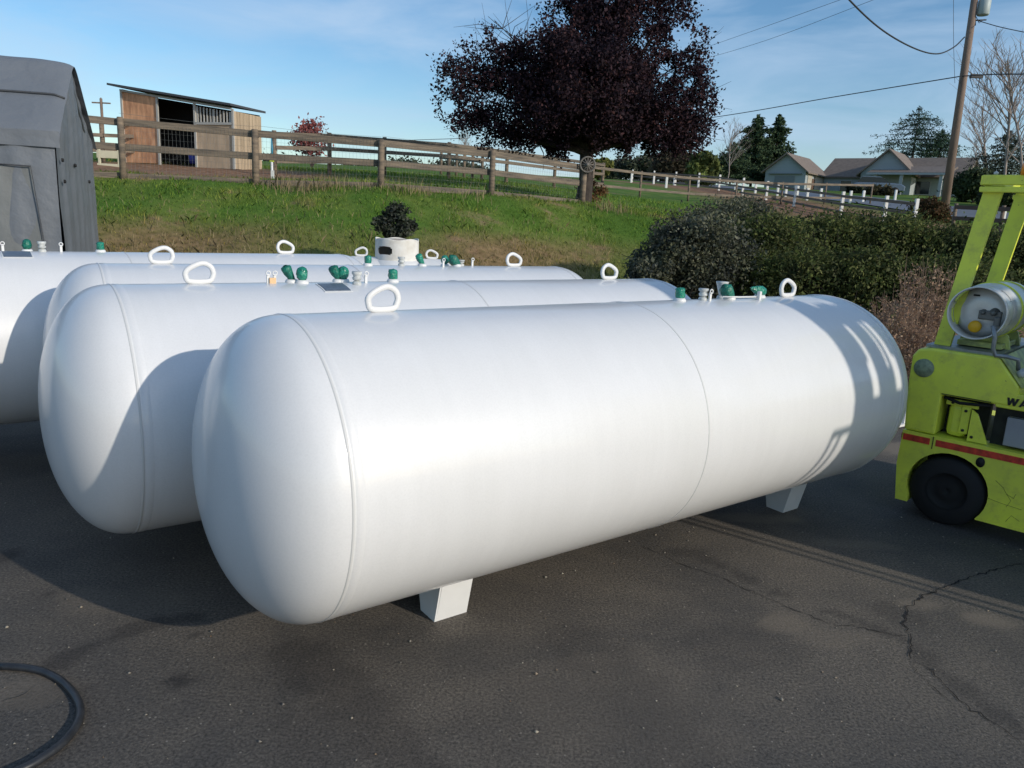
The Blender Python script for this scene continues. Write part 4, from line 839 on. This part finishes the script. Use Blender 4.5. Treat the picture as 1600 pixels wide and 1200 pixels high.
b=MB(); b.box(((xa+xb)/2,-.03,1.1),((xb-xa)*.5,.06,2.2)); b.box(((xa+xb)/2,-.1,2.45),((xb-xa)*.8,.3,.12)); b.build('garage_door',mat('garage_door',(.19,.215,.225),.7),HO)
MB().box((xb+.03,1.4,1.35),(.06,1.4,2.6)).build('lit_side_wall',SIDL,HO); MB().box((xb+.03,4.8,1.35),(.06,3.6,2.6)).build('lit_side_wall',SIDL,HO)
MB().box((xb+.035,2.7,1.05),(.05,.9,2.05)).build('side_door',mat('brown_door',(.15,.09,.06),.6),HO)
xm0=hx(1275,5); xm1=hx(1500,5)
gable(xb+.1,xm1,6,15,2.6,4.75,'x',SIDING,SHING)
house_win(hx(1322,6),6,1.5,1.2,1.3)
xc0=hx(1344,3.5); xc1=hx(1424,3.5)
gable(xc0,xc1,3.5,10,2.8,5.1,'y',SIDING,SHINGT)
house_win((xc0+xc1)/2-1.0,3.5,1.5,1.6,1.3)
# porch
xp0=hx(1360,2.0); xp1=hx(1476,2.0)
b=MB(); b.add([(xp0-.3,1.4,2.55),(xp1+.3,1.4,2.55),(xp1+.3,6.2,3.5),(xp0-.3,6.2,3.5),(xp0-.3,1.4,2.75),(xp1+.3,1.4,2.75),(xp1+.3,6.2,3.7),(xp0-.3,6.2,3.7)],[(0,1,2,3),(7,6,5,4),(0,4,5,1),(1,5,6,2),(2,6,7,3),(3,7,4,0)]); b.build('porch_roof',SHING,HO)
for px in (1366,1408,1470):
    MB().box((hx(px,1.7),1.7,1.28),(.3,.3,2.55)).build('porch_post',WTRIM,HO)
house_win(hx(1436,6),5.95,1.5,2.3,1.4); house_win(hx(1396,6),5.95,1.2,1.0,2.1)
b=MB(); b.box(((xp0+xp1)/2,1.38,2.62),(xp1-xp0+.6,.06,.2)); b.build('gutter',WTRIM,HO)
# lit right gable end
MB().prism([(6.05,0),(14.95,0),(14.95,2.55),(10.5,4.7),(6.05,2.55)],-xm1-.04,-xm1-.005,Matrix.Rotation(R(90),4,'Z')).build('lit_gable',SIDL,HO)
b=MB(); b.box((xm1+.06,9,1.2),(.06,1.6,1.6)); b.build('side_window',GLASS,HO)
# car in front of the house
cp=at(1372,304,76); CA=empty('parked_car',(cp.x,cp.y,tz(cp.x,cp.y)),'silver-blue estate car parked in front of the house across the road','car',None,R(-25))
b=MB(); b.prism([(-2.2,.3),(2.2,.3),(2.25,.75),(1.9,.95),(.9,1.05),(-1.9,1.05),(-2.25,.95)],-.88,.88); o=b.build('body',CARP,CA); bv=o.modifiers.new('b','BEVEL'); bv.width=.08; bv.segments=3
b=MB(); b.prism([(-2.0,1.05),(.95,1.05),(.2,1.55),(-1.6,1.58)],-.75,.75); b.build('cabin',GLASS,CA)
b=MB(); b.prism([(-1.65,1.57),(.2,1.55),(.0,1.63),(-1.5,1.65)],-.72,.72); b.build('car_roof',CARP,CA)
for x in (-1.4,1.4):
    for y in (-.8,.8): MB().lathe([(0,-.1),(.33,-.1),(.33,.1),(0,.1)],20,Matrix.Translation((x,y,.33))@Matrix.Rotation(R(90),4,'X')).build('wheel',BLACK,CA)
# ------------------------------------------------------------------ vegetation
def rand_dir(n): d=rng.normal(size=(n,3)); return d/np.linalg.norm(d,axis=1)[:,None]
def clump_leaves(lobes,n,size,clump=.35,shell=.55,per=40,asp=.6,flat=1.0):
    """lobes: (cx,cy,cz,rx,ry,rz,weight)"""
    Lb=np.array(lobes,float); wgt=Lb[:,6]*Lb[:,3]*Lb[:,5]; wgt/=wgt.sum(); nc=max(1,n//per); k=rng.choice(len(Lb),nc,p=wgt)
    d=rand_dir(nc); r=(rng.random(nc)**(1/3))*(1-shell)+shell*rng.random(nc)**.25; r=np.clip(r,0,1)
    C=Lb[k,:3]+d*Lb[k,3:6]*r[:,None]
    Q=np.repeat(C,per,0)+rng.normal(size=(nc*per,3))*clump*np.array([1,1,.75*flat])
    return Q
def branch_tree(mb,p0,targets,r0,wob=.15,twigs=0,tr=.01,rnd=random):
    for T in targets:
        T=Vector(T); n=6; P=[]; 
        for i in range(n+1):
            t_=i/n; q=p0.lerp(T,t_); q.z=p0.z+(T.z-p0.z)*(t_**.8); P.append(q+Vector((rnd.gauss(0,wob),rnd.gauss(0,wob),rnd.gauss(0,wob*.6)))*(0 if i in(0,) else .6))
        mb.tube(P,[r0*(1-.85*i/n) for i in range(n+1)],6,cap=False)
        for k in range(twigs):
            s=rnd.uniform(.35,1); q=P[int(s*n)]; d=Vector((rnd.gauss(0,1),rnd.gauss(0,1),rnd.gauss(.3,.7))).normalized()*(T-p0).length*rnd.uniform(.15,.4)
            mb.tube([q,q+d*.5+Vector((rnd.gauss(0,.05),0,rnd.gauss(0,.05))),q+d],[tr*1.6,tr,tr*.4],4,cap=False)
# purple plum tree
PL_Y=22.5; 
def lobe(px,py,rx,ry,w_=1,Y_=PL_Y,dy=0,rd=None):
    c=at(px,py,Y_+dy); k=(Y_+dy)/F; return (c.x,c.y,c.z,rx*k,(rd or rx)*k,ry*k,w_)
pb=at(912,300,PL_Y); pbz=tz(pb.x,PL_Y)
TR=empty('plum_tree',(pb.x,PL_Y,pbz),'large dark purple-leaved plum tree beside the board fence','tree')
lobes=[lobe(930,150,100,85,1.6),lobe(900,190,120,50,1.3),lobe(990,60,75,75,1.3),lobe(930,45,60,70,1.1,dy=.6),lobe(1000,-30,70,50,1),lobe(850,110,65,65,1.1),lobe(810,170,60,60,.95),lobe(1050,170,62,72,1.1),lobe(1000,200,80,45,1.1),lobe(860,215,60,28,1),lobe(780,135,45,50,.35),lobe(1070,120,35,50,.6),lobe(1080,205,32,32,.7),lobe(940,0,50,50,.9),lobe(925,120,90,80,.9,dy=-1.2),lobe(935,150,90,80,.8,dy=1.6),lobe(805,95,38,33,.5),lobe(760,205,36,32,.4),lobe(1045,20,30,40,.6)]
Q=clump_leaves(lobes,140000,.05,.18,.45,100)
Q2=clump_leaves([lobe(730,145,50,55,1),lobe(712,110,30,26,.8),lobe(765,85,45,38,.8),lobe(740,190,40,24,.7),lobe(1085,90,22,55,.5),lobe(1095,165,20,40,.5),lobe(870,20,30,40,.4)],9000,.05,.13,.2,18)
Q=np.concatenate([Q,Q2])
# real gaps: drop leaves in a few pockets of the crown
for gx,gy,gr in ((902,236,16),(1040,110,13),(880,25,12),(1060,60,18),(790,55,16),(1075,130,10),(1000,235,12),(845,235,10),(955,-5,10),(700,165,12),(750,60,10),(960,238,12),(700,130,8)):
    c=np.array(at(gx,gy,PL_Y)); k=gr*PL_Y/F; dd=np.hypot(Q[:,0]-c[0],Q[:,2]-c[2]); Q=Q[dd>k]
V,Fc=leaves(Q,.040,.62)
PLM=leafmat('plum_leaves',[(.012,.009,.016),(.02,.013,.023),(.036,.018,.028),(.018,.013,.023),(.03,.018,.027),(.075,.036,.042)],.14,.75,var=.9)
o=fast_mesh('crown',V,Fc,PLM); child_world(o,TR)
mb=MB(); base=Vector((pb.x,PL_Y,pbz-.1)); fork=Vector((at(915,262,PL_Y).x,PL_Y,at(915,240,PL_Y).z))
mb.tube([base,base.lerp(fork,.5)+Vector((.04,0,0)),fork],[.25,.2,.19],14,cap=False)
rn=random.Random(3); branch_tree(mb,fork,[Vector(l_[:3]) for l_ in lobes],.1,.12,10,.014,rn)
branch_tree(mb,fork+Vector((0,0,.6)),[at(710,120,PL_Y),at(695,150,PL_Y),at(740,80,PL_Y),at(755,45,PL_Y),at(770,30,PL_Y),at(705,190,PL_Y),at(1110,150,PL_Y),at(1105,80,PL_Y),at(1112,210,PL_Y),at(720,95,PL_Y),at(735,65,PL_Y),at(762,22,PL_Y),at(785,45,PL_Y),at(690,125,PL_Y)],.035,.12,20,.008,rn)
o=mb.build('trunk',BARK,fix=False); child_world(o,TR)
# conifers
def conifer(px,pt,pb_,Y_,wpx,label,cols,droop=.15,dens=1.,lsz=1.,name='conifer',levels=26,lean=0):
    c=at(px,pb_,Y_); z0=tz(c.x,Y_); top=at(px,pt,Y_).z; hgt=top-z0; rad=wpx/2*Y_/F*1.45
    E=empty(name,(c.x,Y_,z0),label,'tree'); mb=MB(); mb.tube([(0,0,-.2),(0,0,hgt*.5),(0,0,hgt)],[hgt*.022,hgt*.014,hgt*.002],8,cap=False)
    P=[]
    for i in range(levels):
        f=i/(levels-1); z=hgt*(.10+.89*f); r_=rad*(1-f)**.62*rng.uniform(.7,1.15)+rad*.04
        nb=int(rng.integers(6,10)*dens)
        for j in range(nb):
            a=rng.uniform(0,2*np.pi); rr=r_*rng.uniform(.65,1.1); m_=max(6,int(rr/rad*46*dens))
            s=rng.random(m_)**.7; wd=.22*rr*(1-s*.5)
            x=np.cos(a)*rr*s+rng.normal(0,1,m_)*wd*.35*abs(np.sin(a))+rng.normal(0,.05,m_); y=np.sin(a)*rr*s+rng.normal(0,1,m_)*wd*.35*abs(np.cos(a))
            zz=z-droop*rr*s**1.6*2+rng.normal(0,hgt/levels*.28,m_)+.0
            P.append(np.stack([x,y,zz],1))
            if j%2==0: mb.tube([(0,0,z),(math.cos(a)*rr*.5,math.sin(a)*rr*.5,z-droop*rr*.5),(math.cos(a)*rr,math.sin(a)*rr,z-droop*rr*2)],[hgt*.004,hgt*.003,.01],4,cap=False)
    P=np.concatenate(P); V,Fc=leaves(P,(hgt*.017+.05)*lsz,.38); fast_mesh('crown',V,Fc,leafmat('needles',cols,.1,.7),E); mb.build('trunk',BARK,E,fix=False); return E
DG=[(.03,.055,.028),(.05,.085,.04),(.075,.11,.05),(.03,.05,.03)]
conifer(1172,180,295,95,62,'left of two dense green cypress-like conifers behind the field',DG,.02,1.5)
conifer(1205,179,295,97,52,'right of two dense green conifers, next to the ranch house',DG,.02,1.5)
conifer(1140,222,292,90,60,'low dark evergreen at the foot of the two tall conifers',DG,.02,1.3)
conifer(1417,168,300,125,150,'tall open-branched cedar rising behind the ranch house roof',[(.04,.07,.05),(.06,.10,.075),(.04,.08,.065)],.05,2.3,lsz=.55,levels=17)
conifer(1458,204,300,120,76,'shorter bushy conifer right of the cedar behind the house roof',[(.04,.07,.045),(.055,.095,.055)],.0,2.0,lsz=.7,levels=14)
conifer(1560,205,315,58,120,'dark spreading conifer at the right edge behind the bare trees',[(.04,.06,.04),(.07,.085,.06),(.09,.09,.06)],.05,1.8,lsz=.6)
def bush(name,px,py,rx,ry,Y_,label,cols,n,size,cat='bush',group=None,clump=.3,lob=5,drop=0,rd=None,trans=.2,stems=True,shell=.5,top=None,sm=1.,per=30):
    c=at(px,py,Y_); k=Y_/F; zb=tz(c.x,Y_); E=empty(name,(c.x,Y_,zb),label,cat,group); rn=random.Random(int(px*7+py))
    L_=[(c.x,Y_,c.z,rx*k*.75,(rd or rx*k)*.75,ry*k*.75,1.2)]
    for i in range(lob):
        a=rn.uniform(0,2*math.pi); q=rn.uniform(.35,.62)*(1+.35*(1-sm)); s=rn.uniform(.3,.5)*sm
        L_.append((c.x+math.cos(a)*rx*k*q,Y_+rn.uniform(-.5,.5)*(rd or rx*k),c.z+math.sin(a)*ry*k*q,rx*k*s,(rd or rx*k)*s,ry*k*s,1))
    Q=clump_leaves(L_,n,size,clump*rx*k*.35,shell,per); Q=Q[Q[:,2]>terr(Q[:,0],Q[:,1])-.02]; V,Fc=leaves(Q,size,.55); o=fast_mesh('foliage',V,Fc,leafmat(name+'_leaves',cols,trans,var=3.2 if Y_<20 else .5)); child_world(o,E)
    if stems:
        mb=MB(); branch_tree(mb,Vector((c.x,Y_,zb-.05)),[Vector(l_[:3]) for l_ in L_],.02+.004*rx*k,.04,4,.008,rn); o=mb.build('stems',BARK,fix=False); child_world(o,E)
    return E
# far and middle shrubs
bush('willow_shrub',1098,268,30,28,70,'light green rounded shrub left of the dark evergreens',[(.10,.13,.04),(.14,.17,.06),(.08,.11,.04)],6000,.2)
bush('willow_shrub',938,262,20,16,60,'small yellow-green shrub behind the plum tree trunk',[(.11,.13,.04),(.15,.16,.05)],3000,.15)
bush('shrub',1055,262,40,22,85,'dull brownish bare-looking shrub behind the grey field fence',[(.07,.055,.04),(.05,.05,.035)],5000,.2,clump=.5)
bush('red_tree',487,216,32,30,34,'small red-leaved young tree behind the board fence, right of the shed',[(.28,.09,.10),(.20,.06,.07),(.36,.16,.17)],2100,.065,'tree',lob=9,clump=.5,sm=.8,per=20)
bush('shrub',1455,333,34,24,33,'rusty brown rounded bush at the foot of the utility pole',[(.12,.06,.035),(.08,.06,.03),(.05,.055,.025)],12000,.05,clump=.3)
bush('shrub',1375,300,30,9,70,'low brown-green shrub hiding the front of the parked car',[(.06,.05,.03),(.04,.045,.025)],2500,.14)
bush('shrub',1335,296,14,9,76,'dark shrub against the house wall, left of the parked car',[(.02,.03,.02),(.03,.04,.025)],1500,.14)
bush('shrub',1525,288,40,24,55,'dark green thicket beside the lit gable end of the house',[(.03,.05,.03),(.05,.07,.04)],8000,.13)
bush('shrub',1590,305,50,18,50,'low dark green growth behind the rail fence at the right edge',[(.04,.06,.03),(.06,.08,.035)],8000,.11)
bush('shrub',925,300,26,24,24.5,'reddish dry twiggy shrub at the foot of the plum tree',[(.16,.08,.05),(.2,.12,.06)],1500,.035,clump=.4)
bush('bank_shrub',620,348,36,32,12.2,'small grey-green shrub growing on the bank above the domed tank',[(.05,.06,.05),(.09,.10,.09),(.03,.045,.03),(.02,.03,.02)],5000,.026,clump=.3)
bush('shrub',915/1+300-300+1000,276,20,10,60,'pale twiggy shrub between the plum tree and the road',[(.12,.1,.07),(.09,.08,.06)],1200,.12,clump=.5)
# distant tree line
for i,(px,w_,h_,Y_) in enumerate([(990,45,12,150),(1040,55,14,150),(1020,30,16,170),(960,40,10,170),(1120,40,12,150),(640,55,5,190),(560,50,4,190),(720,60,6,190),(230,60,9,130),(120,50,12,130),(450,50,7,150)]):
    bush('distant_tree',px,268-(8 if px<500 else 0)-h_*.2,w_,h_+8,Y_,'hazy grey-green skyline tree '+['behind the field fence post','left of the willow shrub','tallest in the gap right of the plum trunk','just right of the plum trunk','behind the low dark evergreen','low between board fence rails','in the fence gap right of the red tree','behind the corral','behind the horse shed','beside the shelter','behind the red-leaved tree'][i],[(.05,.065,.05),(.07,.085,.065)],2500,.35,'tree','far trees along the skyline',stems=True)
# hedge of shrubs on the bank at right
GREYG=[(.07,.08,.055),(.10,.115,.09),(.16,.17,.15),(.08,.09,.06),(.05,.06,.04)]
GRN=[(.06,.085,.03),(.10,.13,.045),(.05,.075,.025),(.15,.165,.07),(.045,.06,.03)]
hl=[(1015,432,34,30,10.6,GREYG,'lowest grey-green shrub at the left foot of the hedge'),(1165,352,45,26,13.4,GREYG,'grey-green shrub top rising behind the middle of the hedge'),(1062,405,56,46,10.8,GREYG,'grey-green rounded shrub, leftmost of the hedge on the bank'),(1140,370,84,33,12.8,GREYG,'grey-green shrub humped highest in the hedge, left of centre'),(1105,410,75,55,10.6,GREYG,'grey-green shrub low in the hedge behind the tank fittings'),
 (1215,405,80,55,11.4,GRN,'green shrub in the hedge behind the right lifting lug of the nearest tank'),(1300,395,75,48,11.8,GRN,'green shrub in the middle of the hedge, above the tank end'),(1250,445,85,40,10.4,GRN,'low green shrub directly behind the nearest tank'),(1390,400,75,45,11.6,GRN,'green shrub in the hedge above the dry weeds'),(1475,410,70,48,11.4,GRN,'green shrub in the hedge left of the forklift guard posts'),(1560,420,75,55,11.0,GRN,'green shrub in the hedge seen between the forklift guard posts'),(1650,430,80,60,10.8,GRN,'green shrub of the hedge at the right edge'),(1350,450,70,45,10.2,GRN,'low green shrub of the hedge behind the dry weeds'),(1510,465,85,50,9.8,GRN,'low green shrub of the hedge behind the gas bottle'),(1190,380,40,28,12.4,GREYG,'small grey-green shrub in the hedge between the grey and green ones')]
for px,py,rx,ry,Y_,c,l_ in hl: bush('hedge_shrub',px,py-9,rx*1.05,ry*1.14,Y_,l_,c,19000,.023,'shrub','hedge shrubs on the bank',clump=.5,lob=26,rd=.8,shell=.35,trans=.3,sm=.6,per=75)
mb=MB(); tp=[]; rn=random.Random(21)
for i in range(150):
    px=rn.uniform(1010,1600); Y_=rn.uniform(10.8,12.8); py=(362 if px>1230 else 330)+rn.uniform(-6,60)+abs(px-1130)*(.25 if px<1130 else .12); q=at(px,py,Y_)
    e_=q+Vector((rn.gauss(0,.07),rn.gauss(0,.07),rn.uniform(.08,.24))); mb.tube([q,q.lerp(e_,.5)+Vector((rn.gauss(0,.012),0,0)),e_],[.005,.004,.002],4,cap=False)
    tp+=[tuple(q.lerp(e_,rn.uniform(.3,1))) for _ in range(22)]
tp=np.array(tp); tp+=rng.normal(0,.016,tp.shape); V,Fc=leaves(tp,.016,.5)
TWG=empty('hedge_shoots',(2.5,12,tz(2.5,12)),'loose leafy shoots sticking out of the top of the hedge','shoots'); child_world(mb.build('stems',BARK,fix=False),TWG); child_world(fast_mesh('foliage',V,Fc,leafmat('shoot_leaves',GRN,.3,var=3)),TWG); TWG['kind']='stuff'
# dry weeds
WEED=mat('weed_stem',(.30,.20,.14),.9,noise=(4,.7,1.2))
DW=[(.40,.26,.18),(.30,.19,.13),(.50,.36,.24),(.22,.14,.10)]
for px,py,rx,ry,Y_,l_ in [(1400,500,45,60,7.2,'dry brown weeds just behind the right end of the nearest tank'),(1462,470,42,75,7.6,'tallest dry brown weeds, left of the forklift post'),(1440,540,60,40,6.9,'low dry brown weeds above the forklift hood'),(1560,520,50,50,7.6,'dry brown weeds behind the gas bottle on the forklift')]:
    c=at(px,py,Y_); k=Y_/F; zb=tz(c.x,Y_); E=empty('dry_weeds',(c.x,Y_,zb),l_,'weeds','dry weeds behind the tank'); rn=random.Random(px)
    mb=MB(); topz=c.z+ry*k; tips=[]
    for i in range(170):
        x=c.x+rn.gauss(0,rx*k*.5); y=Y_+rn.gauss(0,.25); zt=zb+(topz-zb)*rn.uniform(.55,1)*(1-.25*min(1,abs(x-c.x)/(rx*k))); P=[Vector((x,y,zb-.05)),Vector((x+rn.gauss(0,.03),y+rn.gauss(0,.03),(zb+zt)/2)),Vector((x+rn.gauss(0,.08),y+rn.gauss(0,.08),zt))]
        mb.tube(P,[.0035,.0028,.0015],3,cap=False)
        for j in range(5):
            s=rn.uniform(.3,.95); q=P[0].lerp(P[2],s); e_=q+Vector((rn.gauss(0,.06),rn.gauss(0,.06),rn.uniform(.03,.12))); mb.tube([q,e_],[.0022,.0012],3,cap=False); tips+=[q.lerp(e_,rn.random()) for _ in range(12)]
    child_world(mb.build('stems',WEED,fix=False),E)
    tp=np.array([tuple(q) for q in tips]); tp=tp+rng.normal(0,.018,tp.shape); V,Fc=leaves(tp,.011,.55); child_world(fast_mesh('seed_heads',V,Fc,leafmat('weed_seed',DW,.2)),E)
# bare trees
def bare(px,pb_,pt,Y_,wpx,label,seed,col=TWIG):
    c=at(px,pb_,Y_); zb=tz(c.x,Y_); hgt=at(px,pt,Y_).z-zb; E=empty('bare_tree',(c.x,Y_,zb),label,'tree','leafless trees'); rn=random.Random(seed); mb=MB(); tw=MB(); sp=wpx/2*Y_/F
    def rec(p,d,l_,r_,lev,B):
        n=4; P=[p]
        for i in range(n): d=(d+Vector((rn.gauss(0,.10),rn.gauss(0,.10),rn.gauss(0.04,.05)))).normalized(); P.append(P[-1]+d*l_/n)
        (mb if lev<1 else tw).tube(P,[r_*(1-.5*i/n) for i in range(n+1)],5 if lev<2 else 3,cap=False)
        if lev>=3 or l_<hgt*.02: return
        for k in range(15 if lev==0 else (5 if lev<2 else 4)):
            s=rn.uniform(.25,1) if lev==0 else rn.uniform(.3,1); q=P[min(n,int(s*n)+1)] if s<1 else P[-1]; q=P[int(s*n)].lerp(P[min(n,int(s*n)+1)],s*n-int(s*n))
            a=Vector((rn.gauss(0,1),rn.gauss(0,1),0)).normalized(); dd=(d*.75+a*rn.uniform(.45,.8)+Vector((0,0,.15))).normalized()
            rec(q,dd,l_*rn.uniform(.45,.7) if lev else min(sp*1.5,hgt*.6)*rn.uniform(.6,1)*(1.3-s*.9),r_*(.42 if lev==0 else .55),lev+1,B)
    rec(Vector((0,0,-.1)),Vector((0,0,1)),hgt*.97,hgt*.011,0,None)
    tk=mb.build('trunk',col,E,fix=False); tw.build('branches',col,E,fix=False); return E
bare(1572,300,80,50,150,'tallest bare grey-brown tree at the right edge, behind the forklift guard',11)
bare(1602,300,105,46,140,'bare tree cut by the right edge of the picture, beside the tallest one',12)
bare(1543,300,150,60,100,'smaller bare tree just right of the utility pole',13)
bare(1136,280,196,80,50,'small thin bare tree left of the two tall conifers',14)
bare(725,262,188,60,34,'pale bare tree peeking out left under the plum tree crown',15)
bare(1520,296,225,75,40,'thin bare tree over the lit gable end of the house',16)
